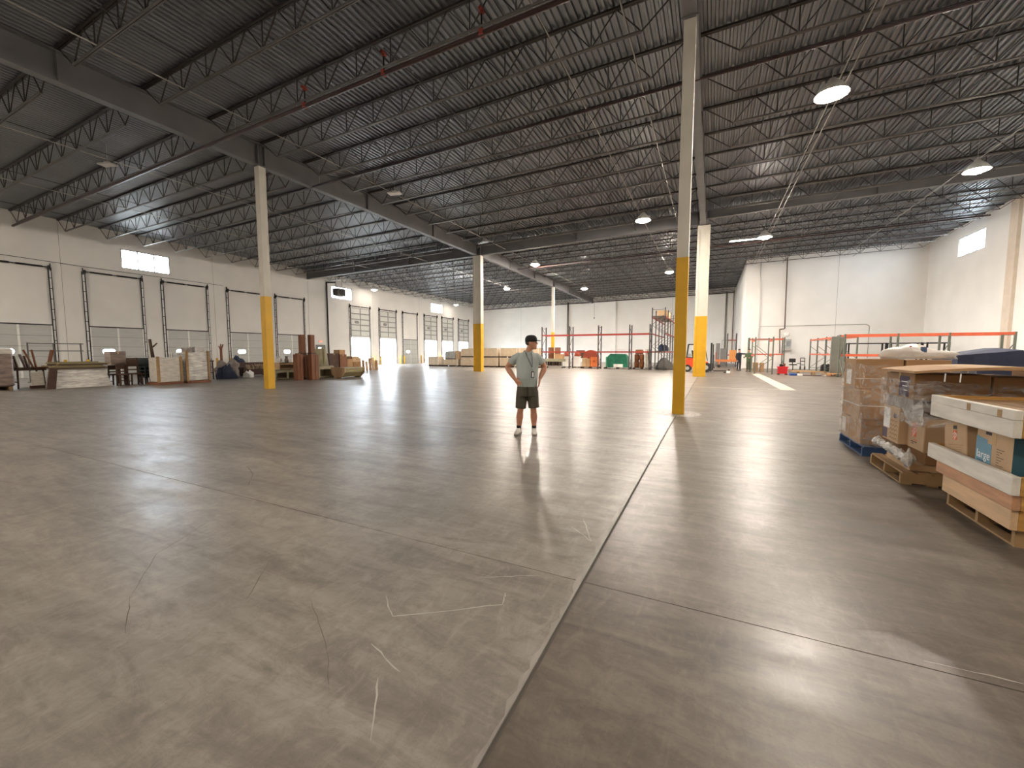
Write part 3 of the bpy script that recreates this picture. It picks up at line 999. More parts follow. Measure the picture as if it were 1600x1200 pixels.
# stacked dark chairs / table with upturned orange legs
def stool(t, o, w_, h, mat, back=0.0):
    """simple wooden chair built at offset o, facing +X"""
    for sx in (-1, 1):
        for sy in (-1, 1):
            hh = h + (back if sx < 0 else 0)
            MB().bar((o[0] + sx * w_ * .42, o[1] + sy * w_ * .42, o[2]), (o[0] + sx * w_ * .40, o[1] + sy * w_ * .40, o[2] + hh), .05).obj('leg', mat, t)
    MB().box((o[0], o[1], o[2] + h), (w_, w_, .06)).obj('seat', mat, t, bevel=.01)
    if back:
        MB().box((o[0] - w_ * .41, o[1], o[2] + h + back * .75), (.04, w_ * .86, back * .5)).obj('backrest', mat, t, bevel=.008)
        MB().box((o[0] - w_ * .41, o[1], o[2] + h + back * .28), (.03, w_ * .8, .06)).obj('rail', mat, t)
    MB().box((o[0], o[1] - w_ * .41, o[2] + h * .35), (w_ * .8, .03, .04)).box((o[0], o[1] + w_ * .41, o[2] + h * .35), (w_ * .8, .03, .04)).obj('stretcher', mat, t)
t = thing('side_table', 'dark wooden table stacked with chairs beside the wrapped stack on the left', 'table', (-26.0, 6.62, 0))
stool(t, (0, 0, 0), .9, .78, WOODD)
t = thing('wooden_chair', 'orange-brown chair lying upside down with its legs in the air', 'chair', (-26.0, 7.05, .81))
for (a, b_) in (((-.12, -.22), (-.28, -.42)), ((.12, -.2), (.25, -.32)), ((-.1, .2), (-.22, .38)), ((.12, .2), (.3, .30))):
    MB().path([(a[0], a[1], .06), ((a[0] + b_[0]) / 2, (a[1] + b_[1]) / 2, .45), (b_[0], b_[1], .80)], .035, 6).obj('leg', WOODR, t)
MB().b2(-.25, .25, -.28, .28, 0, .07).obj('seat', WOODR, t, bevel=.015)
t = thing('wooden_chair', 'dark chair tipped over on the stacked table at the left', 'chair', (-26.0, 6.49, .81))
MB().b2(-.22, .22, -.2, .2, 0, .06).obj('seat', WOODD, t)
for s in (-.17, .12):
    MB().bar((-.1, s, .06), (.05, s - .18, .62), .07, .05).obj('leg', GREYB, t)
    MB().bar((.15, s, .06), (.22, s - .1, .55), .05).obj('leg', WOODD, t)
t = thing('wrapped_picture', 'white wrapped square panel leaning in front of the dark table at left', 'picture', (-25.2, 6.68, 0))
MB().box((0, 0, .42), (.06, .36, .58), Matrix.Rotation(-.12, 3, 'Y')).obj('board', WRAPW, t)
MB().box((-.06, 0, .07), (.16, .4, .12)).obj('foot', WOODD, t)
t = thing('brown_board', 'dark brown board tilted against the plastic-wrapped sofa', 'board', (-24.2, 6.80, 0))
MB().prism([(-.16, 0), (.10, 0), (.20, .84), (-.02, .88)], 'x', -.05, .02).obj('board', WOODD, t)
# plastic-wrapped sofa body with long olive planks on top
t = thing('wrapped_sofa', 'silvery stretch-wrapped long low piece, wider at its top, on the left', 'furniture', (-24.9, 7.85, 0))
MB().loft([[(-.48, -.92, .0), (.62, -.92, .0), (.62, .86, .0), (-.48, .86, .0)], [(-.45, -.80, .76), (.46, -.80, .76), (.46, .70, .76), (-.45, .70, .76)]]).obj('body', WRAPG, t)
MB().b2(-.48, .50, -.84, .76, .76, .80).obj('top', GREYB, t)
random.seed(5)
for k in range(11):
    y0 = -0.95 + random.uniform(-.05, .25)
    t2 = thing('long_plank', 'long olive-brown plank in the pile on the wrapped sofa', 'plank', (-24.95, 7.85, .80 + .05 * (k % 6) + (.0 if k < 6 else .005)), 0, 'planks on the wrapped sofa')
    xx = -.30 + .62 * (k // 6) + random.uniform(-.04, .04)
    MB().b2(xx - .13, xx + .13, y0, min(y0 + random.uniform(1.5, 1.85), 1.0), .002, .048).obj('board', OLIVE if k % 3 else WOODD, t2)
# bed rail frame behind
t = thing('rail_frame', 'grey metal rail frame standing behind the planks before the dock wall', 'frame', (-30.0, 8.7, 0))
for z in (1.55, 1.92):
    MB().b2(-.02, .02, -1.0, 1.0, z, z + .05).obj('rail', M('frame_grey', '6c6a67', .5), t)
for s in (-.98, -.1, .9):
    MB().b2(-.02, .02, s - .025, s + .025, 0, 1.98).obj('post', M('frame_grey', '6c6a67', .5), t)
MB().b2(-.3, .3, -1.0, 1.0, 0.0, .05).obj('foot', M('frame_grey', '6c6a67', .5), t)
# mixed chairs and bowls
carton('flat brown wrapped box set on the first dark chair of the left pile', 'box', (-25.0, 9.14, .93), (.6, .56, .62), 0, WRAPB)
for lb, x, y, w_, h, bk in (('dark chair under the wrapped box, next to the wrapped sofa', -25.0, 9.14, .5, .48, .42), ('dark slat-backed chair in front of the stacked bowls', -24.1, 9.02, .36, .50, .48),
                       ('brown chair in the middle of the left pile, nearest the wrapped crates', -24.1, 9.46, .46, .52, .66)):
    t = thing('wooden_chair', lb, 'chair', (x, y, 0))
    stool(t, (0, 0, 0), w_, h, WOODD, bk)
t = thing('dark_table', 'dark table behind the chairs carrying two long bowls', 'table', (-25.3, 9.85, 0))
stool(t, (0, 0, 0), .95, .90, WOODD)
for lb, y in (('long dark wooden bowl with pale rim, left one on the dark table', 9.70), ('long dark wooden bowl with pale rim, right one on the dark table', 10.19)):
    t = thing('wooden_bowl', lb, 'bowl', (-25.2, y, .935))
    r = []
    for k in range(5):
        f = k / 4
        r.append([((.08 + .17 * f ** .6) * math.cos(2 * PI * i / 14), (.10 + .14 * f ** .6) * math.sin(2 * PI * i / 14), .30 * f) for i in range(14)])
    MB().loft(r).obj('bowl', WOODD, t, True)
    MB().loft([[(.26 * math.cos(2 * PI * i / 14), .25 * math.sin(2 * PI * i / 14), z) for i in range(14)] for z in (.30, .325)]).obj('rim', WHITE, t)
t = thing('garden_chairs', 'stack of dark green moulded chairs beside the first wrapped crate', 'chairs', (-24.40, 10.1, 0))
DGREEN = M('dark_green_plastic', '232c29', .5)
for k in range(4):
    z = .30 + k * .16
    MB().b2(-.26, .26, -.26, .26, z, z + .04).obj('seat', DGREEN, t)
    MB().box((-.30, 0, z + .25), (.04, .5, .42), Matrix.Rotation(-.2, 3, 'Y')).obj('backrest', DGREEN, t)
for sx in (-.22, .22):
    for sy in (-.22, .22):
        MB().bar((sx, sy, 0), (sx * .9, sy * .9, .9), .04).obj('leg', DGREEN, t)
t = thing('tree_trunk', 'bare forked tree trunk standing upright behind the green chairs', 'trunk', (-26.0, 11.05, 0))
MB().tube((0, 0, 0), (.0, -.05, 1.2), .10, 8, .085).tube((0, -.05, 1.18), (0, -.14, 2.18), .085, 8, .065).tube((0, -.06, 1.75), (0, .16, 1.98), .04, 6, .03).obj('trunk', M('bark', '5b4a39', .9, 0, .25, 5, .4, 12), t, True)
# two wrapped crates
for lb, y0, y1, zt, mt in (('cream stretch-wrapped crate with a wooden frame, left of the pair', 9.83, 10.74, 1.36, WRAPW), ('taller grey stretch-wrapped crate, right of the pair, with things poking out on top', 10.99, 11.94, 1.62, WRAPG)):
    t = thing('wrapped_crate', lb, 'crate', (-23.3, (y0 + y1) / 2, 0))
    h = (y1 - y0) / 2
    MB().b2(-.48, .46, -h + .04, h - .04, .12, zt - .1).obj('load', mt, t, bevel=.02)
    for s in (-1, 1):
        MB().b2(.42, .50, s * h - .05, s * h + .05, .1, zt - .05).obj('corner_post', WOODP, t)
    MB().b2(-.5, .52, -h - .05, h + .05, 0, .11).obj('base', WOODR, t)
    if zt > 1.5:
        for k, (yy, zz) in enumerate(((-.25, .2), (.1, .26), (.3, .18))):
            MB().b2(-.2, .3, yy - .12, yy + .10, zt - .1, zt + zz - .1).obj('protruding_part', WRAPG if k else GREYB, t)
    else:
        for yy in (.18, .26, .34):
            MB().b2(.0, .04, yy - .01, yy + .01, zt - .1, zt + .08).obj('prong', GALV, t)
t = thing('small_table', 'small dark table with a folded cloth beside the wrapped crates', 'table', (-25.3, 13.05, 0))
stool(t, (0, 0, 0), .62, 1.02, WOODD)
t2 = lumpy('folded_cloth', 'dark folded cloth lying on the small table', 'cloth', (-25.3, 13.05, 1.052), (.6, .62, .2), GREYB, 4)
t = thing('wooden_hand_post', 'slim carved wooden post with a forked hand-like top', 'carving', (-28.0, 15.4, 0))
MB().tube((0, 0, 0), (0, 0, 1.7), .08, 8, .07).tube((0, 0, 1.6), (0, -.12, 1.9), .04, 6).tube((0, 0, 1.6), (0, 0, 2.02), .04, 6).tube((0, 0, 1.6), (0, .13, 2.0), .04, 6).obj('post', WOODR, t, True)
MB().b2(-.2, .2, -.2, .2, 0, .05).obj('base', WOODR, t)
lumpy('dark_bag', 'dark navy bag slumped on the floor right of the wrapped crates', 'bag', (-24.85, 13.9, 0), (.66, .96, .62), NAVY, 1, 'cover', 0, 34, 12, .34, .30)
lumpy('blanket_heap', 'heap of grey-brown moving blankets beside the navy bag', 'blankets', (-25.85, 14.55, 0), (.9, 1.2, .82), GREYB, 2, 'cover', 0, 34, 12, .36, .28)
lumpy('white_bundle', 'small pale bundle on the floor before the blanket heap', 'bundle', (-24.9, 15.15, 0), (.5, .55, .33), WHITE, 3, 'cover', 0, 22, 8, .3, .4)
t = thing('dark_red_sofa', 'dark red-brown sofa frame behind the left column', 'sofa', (-26.1, 16.25, 0))
DRED = M('dark_red_wood', '43211b', .6, 0, .25, 3)
MB().b2(-.45, .45, -.85, .85, .1, .45).obj('seat', DRED, t, bevel=.03)
MB().b2(-.5, -.3, -.9, .9, .1, .86).obj('backrest', DRED, t, bevel=.03)
for s in (-1, 1):
    MB().b2(-.45, .45, s * .85 - .08, s * .85 + .08, .1, .62).obj('armrest', DRED, t, bevel=.02)
    for q in (-.35, .35):
        MB().b2(q - .04, q + .04, s * .8 - .04, s * .8 + .04, 0, .1).obj('foot', DRED, t)
random.seed(8)
for k in range(5):
    lumpy('wrapped_roll', 'tan cloth roll lying in a row on the dark red sofa', 'roll', (-25.9, 15.72 + k * .27, .452), (.34, .21, .26), M('tan_cloth', 'a08c74', .85, 0, .2, 6), 20 + k, 'roll')['group'] = 'tan rolls on the dark red sofa'
lumpy('navy_blanket', 'navy folded blanket on the stack behind the blanket heap', 'blanket', (-27.3, 15.9, .0), (.8, 1.2, 1.08), NAVY, 6)
# right of the left column: crates, posts, benches
def plank_crate(label, loc, d, mat, openings=2, rz=0.0, name='wooden_crate'):
    t = thing(name, label, 'crate', loc, rz)
    x, y, z = d
    MB().b2(-x / 2, x / 2, -y / 2, y / 2, .02, .06).obj('bottom', mat, t)
    for s in (-1, 1):
        MB().b2(-x / 2, x / 2, s * y / 2 - .025, s * y / 2 + .025, 0, z).obj('end_panel', mat, t)
    MB().b2(-x / 2, -x / 2 + .03, -y / 2, y / 2, 0, z).obj('back_panel', mat, t)
    MB().b2(x / 2 - .04, x / 2, -y / 2, y / 2, z * .72, z).obj('top_rail', mat, t)
    MB().b2(x / 2 - .04, x / 2, -y / 2, y / 2, 0, z * .14).obj('bottom_rail', mat, t)
    for k in range(1, openings):
        yy = -y / 2 + y * k / openings
        MB().b2(x / 2 - .045, x / 2 - .002, yy - .05, yy + .05, 0, z).obj('divider', mat, t)
    MB().b2(-x / 2, x / 2, -y / 2, y / 2, z - .03, z).obj('lid', mat, t)
    return t
plank_crate('pale open-sided crate on the floor right of the left column', (-21.3, 14.82, 0), (.9, 1.36, .57), PALEW, 2)
plank_crate('tan closed crate stacked on the pale open crate', (-21.5, 15.1, .57), (.7, 1.05, .36), KRAFT3, 1)
lumpy('white_bag', 'white plastic bag on the crates, left one', 'bag', (-21.55, 14.74, .93), (.42, .42, .32), WHITE, 9)
lumpy('white_bag', 'white plastic bag on the crates, right one', 'bag', (-21.55, 15.46, .93), (.40, .40, .26), WHITE, 10)
t = thing('grey_vase', 'small grey vase between the two white bags', 'vase', (-21.3, 15.1, .93))
MB().lathe([(.09, 0), (.12, .12), (.07, .28), (.10, .36)], (0, 0, 0), 12).obj('vase', GREYB, t, True)
for lb, x, y, w_, h, k in (('short bundle of red-brown square posts, leftmost, right of the crates', -19.95, 14.80, .36, 1.45, 2), ('tall dark brown square post, left one of two', -20.35, 15.37, .26, 2.47, 1),
                       ('tall dark brown square post, right one of two', -20.1, 15.76, .26, 2.47, 1), ('short thick bundle of red-brown posts, rightmost', -19.62, 15.42, .46, 1.41, 2)):
    t = thing('timber_post', lb, 'post', (x, y, 0))
    if k == 1:
        MB().b2(-w_ / 2, w_ / 2, -w_ / 2, w_ / 2, 0, h).obj('shaft', WOODR, t, bevel=.015)
        MB().b2(-w_ / 2 - .02, w_ / 2 + .02, -w_ / 2 - .02, w_ / 2 + .02, h * .55, h * .60).obj('band', WOODD, t)
        MB().b2(-w_ / 2 - .015, w_ / 2 + .015, -w_ / 2 - .015, w_ / 2 + .015, 0, .12).obj('base_block', WOODD, t)
    else:
        for s in (-1, 1):
            for q in (-1, 1):
                MB().b2(q * w_ / 4 - w_ / 4 + .006, q * w_ / 4 + w_ / 4 - .006, s * w_ / 4 - w_ / 4 + .006, s * w_ / 4 + w_ / 4 - .006, 0, h - (.05 if s * q > 0 else 0)).obj('post', WOODR, t, bevel=.01)
t = thing('curved_bench', 'pale olive curved bench back standing on a crate behind the posts', 'bench', (-21.6, 17.8, 0))
r = []
for k in range(9):
    a = -.5 + k / 8
    r.append([(-.25 * (2 * a) ** 2, a * 1.1, .64), (-.25 * (2 * a) ** 2 - .06, a * 1.1, .64), (-.35 * (2 * a) ** 2 - .12, a * 1.02, 1.76 - .1 * abs(a)), (-.35 * (2 * a) ** 2 - .05, a * 1.02, 1.76 - .1 * abs(a))])
MB().loft(r).obj('back_panel', PALEW, t, True)
MB().b2(-.5, .3, -.5, .5, 0, .64).obj('base', PALEW, t, bevel=.02)
MB().b2(-.02, .02, -.03, .03, .68, 1.7).obj('batten', OLIVE, t)
plank_crate('pale crate just right of the short post bundle', (-20.7, 16.88, 0), (.8, .95, .72), PALEW, 1)
t = thing('trough_bench', 'long olive wooden trough with an angular pale end board', 'trough', (-19.6, 17.9, 0))
for yy in (-.85, .62):
    MB().prism([(-.5, .62), (.62, .62), (.62, .34), (.28, .0), (-.16, .0), (-.5, .30)], 'y', yy - .03, yy + .03).obj('end_board', KRAFT3, t)
MB().prism([(-.45, .55), (.57, .55), (.57, .34), (.26, .06), (-.14, .06), (-.45, .30)], 'y', -.80, .58).obj('trough_body', OLIVE, t)
MB().b2(-.5, .6, -.8, .6, .56, .60).obj('rim', PALEW, t)
for lb, x, y, z, d, mt in (('dark crate left of the box pile behind the trough', -24.3, 20.5, 0, (.9, .8, 1.42), WOODD), ('red-brown carton in the box pile behind the trough', -24.2, 21.25, 0, (.8, .6, 1.35), WOODR),
                       ('large tan carton on a base in the box pile', -24.2, 21.85, 0, (.8, .55, 1.0), KRAFT), ('orange-tan carton on top of the box pile', -24.2, 21.27, 1.352, (.6, .5, .32), KRAFT),
                       ('brown carton at the right end of the box pile', -24.2, 22.5, 0, (.8, .65, .78), KRAFT2), ('tan carton lying on the right end of the box pile', -24.2, 22.48, .782, (.6, .62, .42), KRAFT3)):
    carton(lb, 'box', (x, y, z), d, 0, mt)
random.seed(12)
for k in range(7):
    t = thing('leaning_plank', 'tan plank in the leaning row before the first open dock door', 'plank', (-25.8 + .03 * k, 24.35 + k * .33, 0), 0, 'planks leaning by the open dock door')
    h = .92 + .16 * math.sin(k * 1.7)
    MB().box((0, 0, h / 2), (.06, .27, h), Matrix.Rotation(-.10, 3, 'Y')).obj('plank', KRAFT3 if k % 2 else KRAFT2, t)

# ================================================================== PALLETS OF BOARD before the back wall
SLAT = M('dark_pallet', '4a3629', .8, 0, .2, 4)
BOARDM = M('tan_board_stack', 'ccb698', .75, 0, .07, 3, .05, 30)
def board_unit(label, x0, x1, y, z, h, parent_z=0.14, mat=None):
    """pallet of upright tan boards: each board edge is a part"""
    t = thing('board_pallet', label, 'pallet load', ((x0 + x1) / 2, y + .6, z))
    w_ = x1 - x0
    for s in (-1, 0, 1):
        MB().b2(s * (w_ / 2 - .07) - .06, s * (w_ / 2 - .07) + .06, -.6, .6, 0, .10).obj('skid', SLAT, t)
    MB().b2(-w_ / 2, w_ / 2, -.6, .6, .10, .135).obj('pallet_deck', SLAT, t)
    n = max(3, round(w_ / .38))
    for k in range(n):
        a, b_ = -w_ / 2 + w_ * k / n, -w_ / 2 + w_ * (k + 1) / n
        MB().b2(a + .008, b_ - .008, -.58, .58, .137, h).obj('board_pack', mat or BOARDM, t)
    for s in (-1, 1):
        MB().b2(s * w_ / 2 - .02, s * w_ / 2 + .02, -.60, -.57, .13, h).obj('strap', STRAP, t)
    return t
b1 = [('small tan pallet load at the left end of the row before the back wall', -27.60, -26.32, 0, 1.03), ('low tan pallet load second from the left in the row', -25.95, -23.85, 0, .74),
      ('lower board pallet left of the wide left column', -23.4, -21.95, 0, .96), ('upper board pallet left of the wide left column', -23.4, -21.95, .962, .95),
      ('lower board pallet just right of the wide left column', -20.7, -19.15, 0, .96), ('upper board pallet just right of the wide left column', -20.7, -19.15, .962, .94),
      ('lower board pallet at the man\'s shoulder', -18.8, -17.0, 0, .96), ('upper board pallet at the man\'s shoulder', -18.8, -17.0, .962, .94),
      ('lower board pallet behind the man', -16.7, -14.75, 0, .96), ('upper board pallet behind the man', -16.7, -14.75, .962, .94)]
for lb, xa, xb, z, h in b1:
    board_unit(lb, xa, xb, 36.1, z, h)
t = thing('tarp_load', 'grey plastic-covered load stacked on the low pallet', 'pallet load', (-24.83, 36.7, .742))
MB().b2(-.62, .62, -.55, .55, 0, .1).obj('pallet', SLAT, t)
random.seed(4)
rr = []
for z, s in ((.1, 1.0), (.5, 1.03), (.8, .98), (.88, .8)):
    rr.append([(.62 * s * cx + random.uniform(-.03, .03), .55 * s * cy + random.uniform(-.03, .03), z + random.uniform(-.02, .02)) for cx, cy in ((-1, -1), (-.3, -1.03), (.4, -1), (1, -1), (1.02, 0), (1, 1), (0, 1.02), (-1, 1), (-1.02, 0))])
MB().loft(rr).obj('cover', M('grey_tarp', 'a39f98', .4, 0, .2, 4, .4, 8), t)
carton('upright tan carton beside the grey covered load', 'box', (-23.9, 36.6, .742), (.5, .8, .9), 0, KRAFT3)
# ================================================================== PALLET RACKS
def rack(label, loc, axis, frames, depth, height, levels, pm, bm_, bt=0.11, rz=0.0, decks=(), deck_mat=None, brace=True):
    """frames: positions along the run; axis 'x' run along x with depth +y, or 'y' run along y with depth +x"""
    t = thing('pallet_rack', label, 'rack', loc, rz)
    def P(u, v, z):
        return (u, v, z) if axis == 'x' else (v, u, z)
    def B(m, u0, u1, v0, v1, z0, z1):
        a, b_ = P(u0, v0, z0), P(u1, v1, z1)
        m.b2(min(a[0], b_[0]), max(a[0], b_[0]), min(a[1], b_[1]), max(a[1], b_[1]), z0, z1)
        return m
    for k, u in enumerate(frames):
        h = height[k] if isinstance(height, (list, tuple)) else height
        for v in (0, depth):
            p = B(MB(), u - .045, u + .045, v - .04, v + .04, 0, h).obj('post', pm, t)
            B(MB(), u - .07, u + .07, v - .07, v + .07, 0, .012).obj('foot_plate', pm, p)
        if brace:
            m = MB()
            z = .2
            up = True
            while z + .9 < h + .1:
                a, b_ = (0, depth) if up else (depth, 0)
                m.bar(P(u, a, z), P(u, b_, min(z + .9, h - .05)), .03)
                z += .9
                up = not up
            m.bar(P(u, 0, .2), P(u, depth, .2), .03).bar(P(u, 0, h - .15), P(u, depth, h - .15), .03)
            m.obj('brace', pm, t)
    for a, b_ in zip(frames[:-1], frames[1:]):
        for z in levels:
            for v in (-.045, depth + .045):
                B(MB(), a + .045, b_ - .045, v - .022, v + .022, z - bt / 2, z + bt / 2).obj('beam', bm_, t)
    for (i, z) in decks:
        B(MB(), frames[i] + .05, frames[i + 1] - .05, 0, depth, z + bt / 2, z + bt / 2 + .03).obj('shelf_deck', deck_mat or M('shelf_grey', '8b867d', .6), t)
    return t
rack('long low pallet rack with red beams across the middle distance', (0, 36.0, 0), 'x', [-14.33, -11.65, -9.0, -6.31, -4.66], 1.07, 3.85, (1.52, 3.05), RACKDK, RACKRED)
rack('tall dark pallet rack running back from the right end of the red-beamed rack', (-4.54, 36.3, 0), 'y', [0, 2.6, 5.2, 7.8, 10.4], 1.02, 5.2, (1.52, 3.05, 4.45), RACKDK, RACKRED, .11, 0, [(0, 4.45), (1, 4.45), (2, 4.45), (1, 1.52), (2, 1.52)])
rack('grey-green and orange rack nearest the painted floor stripe', (2.74, 32.9, 0), 'y', [0, 2.5], 1.04, 2.55, (1.28, 2.30), RACKGR, ORANGE)
rack('grey-green and orange rack by the white front wall left of the electrical panel', (2.95, 41.0, 0), 'x', [0, 2.55], 1.04, 2.75, (1.32, 2.60), RACKGR, ORANGE)
rack('grey-green and orange rack running back beside the grey sheet', (7.55, 33.2, 0), 'y', [0.9, 3.9, 6.6, 9.2], 1.04, 2.62, (1.33, 2.50), RACKGR, ORANGE)
rack('long rack with bright orange beams in front of the right wall', (6.98, 30.0, 0), 'x', [0, 2.35, 4.45, 6.9], 1.04, 2.55, (1.33, 2.47), RACKGR, ORANGE, .14)
BLK = M('black_frame', '1f1e20', .5, .2, .1)
for lb, xa, xb in (('black metal shelf frame behind the orange rack, left one', 9.3, 11.45), ('black metal shelf frame behind the orange rack, middle one', 11.75, 13.4), ('black metal shelf frame behind the orange rack, right one', 13.7, 14.85)):
    rack(lb, (0, 38.9, 0), 'x', [xa, xb], .7, 2.2, (1.28, 2.15), BLK, BLK, .08, 0, (), None, False)
rack('short red and dark rack far behind the orange cart', (1.5, 48.4, 0), 'x', [0, .82], 1.0, 3.45, (1.2, 2.75), RACKDK, RACKRED)

# ---- goods in and under the racks
t = thing('flat_cart', 'low grey platform cart with a carton, under the left end of the red rack', 'cart', (-13.35, 36.85, 0))
MB().b2(-.95, .95, -.35, .35, .62, .88).obj('tray', M('cart_olive', '9a967c', .5, .2, .2, 3), t)
MB().b2(-.9, .9, -.3, .3, .17, .22).obj('lower_deck', GALV, t)
for sx in (-.85, .85):
    for sy in (-.3, .3):
        MB().tube((sx, sy, .14), (sx, sy, .62), .025, 6).obj('leg', GALV, t)
        MB().tube((sx, sy - .02, .07), (sx, sy + .02, .07), .07, 10).obj('caster', BLACK, t)
carton('tan carton riding on the grey platform cart', 'box', (-12.9, 36.85, .88), (.78, .5, .44), 0, KRAFT)
for k, (x, y) in enumerate(((-15.4, 41.3), (-14.65, 41.3))):
    t = thing('brown_drum', ['left brown drum behind the platform cart', 'right brown drum behind the platform cart'][k], 'drum', (x, y, 0))
    MB().lathe([(.30, 0), (.31, .02), (.31, .62), (.33, .64), (.33, .68), (.31, .70), (.31, 1.3), (.29, 1.33)], (0, 0, 0), 18).obj('shell', WOODR, t, True)
    MB().lathe([(.31, 1.33), (.31, 1.37), (.1, 1.38)], (0, 0, 0), 18).obj('lid', WOODD, t)
    t.location.z = .62
    t2 = thing('drum_pallet', ['dark pallet under the left brown drum', 'dark pallet under the right brown drum'][k], 'pallet', (x, y, 0))
    MB().b2(-.32, .32, -.4, .4, .52, .62).obj('deck', SLAT, t2)
    for s in (-.28, 0, .28):
        MB().b2(s - .04, s + .04, -.4, .4, 0, .52).obj('block', SLAT, t2)
def tote(label, loc, d, mat, rim):
    t = thing('bulk_tote', label, 'tote', loc)
    x, y, z = d
    MB().loft([[(-x / 2 * .92, -y / 2 * .92, .08), (x / 2 * .92, -y / 2 * .92, .08), (x / 2 * .92, y / 2 * .92, .08), (-x / 2 * .92, y / 2 * .92, .08)],
               [(-x / 2, -y / 2, z), (x / 2, -y / 2, z), (x / 2, y / 2, z), (-x / 2, y / 2, z)]]).obj('tub', mat, t)
    MB().b2(-x / 2 - .03, x / 2 + .03, -y / 2 - .03, y / 2 + .03, z - .06, z).obj('rim', rim, t)
    for s in (-1, 1):
        MB().b2(s * x * .4 - .06, s * x * .4 + .06, -y / 2 * .9, y / 2 * .9, 0, .08).obj('foot', SLAT, t)
    return t
tote('white bulk tote under the red rack, left one', (-12.95, 39.3, 0), (.62, .7, 1.1), WHITE, WHITE)
tote('white bulk tote under the red rack, right one', (-11.92, 39.3, 0), (.56, .7, 1.1), WHITE, WHITE)
RUST = M('rust_red', '8f3d22', .55, 0, .15, 4)
for lb, x in (('rust-red lumpy bundle on the left white tote', -12.95), ('rust-red lumpy bundle on the right white tote', -11.92)):
    lumpy('red_bundle', lb, 'bundle', (x, 39.3, 1.1), (.6, .6, .42), RUST, int(-x * 10))
t = thing('wheeled_machine', 'rust-red machine with a curved body behind the orange cartons', 'machine', (-11.0, 41.2, 0))
MB().b2(-.75, .75, -.4, .4, .25, 1.1).obj('body', RUST, t, bevel=.05)
MB().prism([(.72 * math.cos(PI * k / 10), 1.1 + .62 * math.sin(PI * k / 10)) for k in range(11)], 'y', -.35, .35).obj('hood', RUST, t)
for s in (-.5, .5):
    MB().tube((s, -.45, .25), (s, .45, .25), .25, 14).obj('wheel', BLACK, t)
MB().b2(-1.5, -.75, -.3, .3, .9, 1.7).obj('front_box', WOODD, t)
for lb, x, d, mt in (('tan carton left on the low pallet under the red rack', -10.68, (.36, .5, .82), KRAFT3), ('tan carton middle on the low pallet under the red rack', -10.28, (.38, .5, .74), KRAFT)):
    carton(lb, 'box', (x, 37.65, .16), d, 0, mt)
t = carton('bright orange carton on the low pallet under the red rack', 'box', (-9.72, 37.65, .16), (.66, .5, .88), 0, M('orange_carton', 'd9743a', .6, 0, .06))
_q = MB().lathe([(.10, 0), (.10, .002)], (0, 0, 0), 12).obj('printed_mark', M('dark_orange_ink', 'a84a22', .6), t)
_q.rotation_euler = (PI / 2, 0, 0); _q.location = (0, -.251, .5)
def low_pallet(label, x0, x1, y0, y1, mat, z=0.14):
    t = thing('low_pallet', label, 'pallet', ((x0 + x1) / 2, (y0 + y1) / 2, 0))
    w_, d = x1 - x0, y1 - y0
    for s in (-1, 0, 1):
        MB().b2(s * (w_ / 2 - .05) - .045, s * (w_ / 2 - .05) + .045, -d / 2, d / 2, .018, z - .02).obj('stringer', mat, t)
    n = max(4, round(d / .2))
    for k in range(n):
        yy = -d / 2 + d * (k + .5) / n
        MB().b2(-w_ / 2, w_ / 2, yy - d / n * .36, yy + d / n * .36, z - .02, z).obj('deck_board', mat, t)
    for yy in (-d / 2 + .06, 0, d / 2 - .06):
        MB().b2(-w_ / 2, w_ / 2, yy - .05, yy + .05, 0, .018).obj('bottom_board', mat, t)
    return t
low_pallet('low pallet under the orange and tan cartons', -10.95, -9.3, 37.2, 38.1, SLAT, .16)
low_pallet('dark pallet under the green wrapped load', -8.75, -6.45, 37.15, 38.15, SLAT)
GREENW = M('green_wrap', '1f6b52', .3, 0, .3, 4, .5, 8)
t = thing('green_load', 'dark green wrapped load on a pallet under the red rack', 'pallet load', (-7.55, 37.6, .142))
random.seed(6)
rr = []
for z, s in ((0, 1.0), (.5, 1.02), (1.0, .98), (1.2, .8)):
    rr.append([(.85 * s * cx + random.uniform(-.05, .05), .42 * s * cy + random.uniform(-.03, .03), z + random.uniform(-.03, .03)) for cx, cy in ((-1, -1), (-.4, -1.02), (.3, -1), (1, -1), (1.02, 0), (1, 1), (0, 1.02), (-1, 1), (-1.02, 0))])
MB().loft(rr).obj('wrapped_goods', GREENW, t)
MB().b2(-.32, .5, -.46, -.44, .02, .3).obj('paper_label', LABELW, t)
MB().b2(-1.08, -.90, -.3, .3, 0, .95).obj('light_green_roll', M('light_green_plastic', '58b088', .4, 0, .1), t, bevel=.05)
for lb, x, d, z0 in (('white plastic-wrapped frame behind the green load', -7.4, (2.0, .12, 1.76), 0),):
    t = thing('bed_frame', lb, 'frame', (x, 38.5, 0))
    for s in (-1, 0, 1):
        MB().b2(s * .98 - .05, s * .98 + .05, -.05, .05, 0, 1.76).obj('upright', WHITE, t)
    MB().b2(-1.0, 1.0, -.05, .05, 1.68, 1.78).obj('top_rail', WHITE, t)
    MB().b2(-1.0, 1.0, -.05, .05, .9, .96).obj('mid_rail', WHITE, t)
BROWNW = M('brown_wrap', '7d4a20', .6, 0, .25, 4, .4, 8)
low_pallet('dark pallet under the brown wrapped load', -6.2, -4.75, 37.2, 38.1, SLAT, .138)
t = thing('brown_load', 'brown wrapped bags on a pallet between the rack uprights', 'pallet load', (-5.72, 37.65, .142))
random.seed(44)
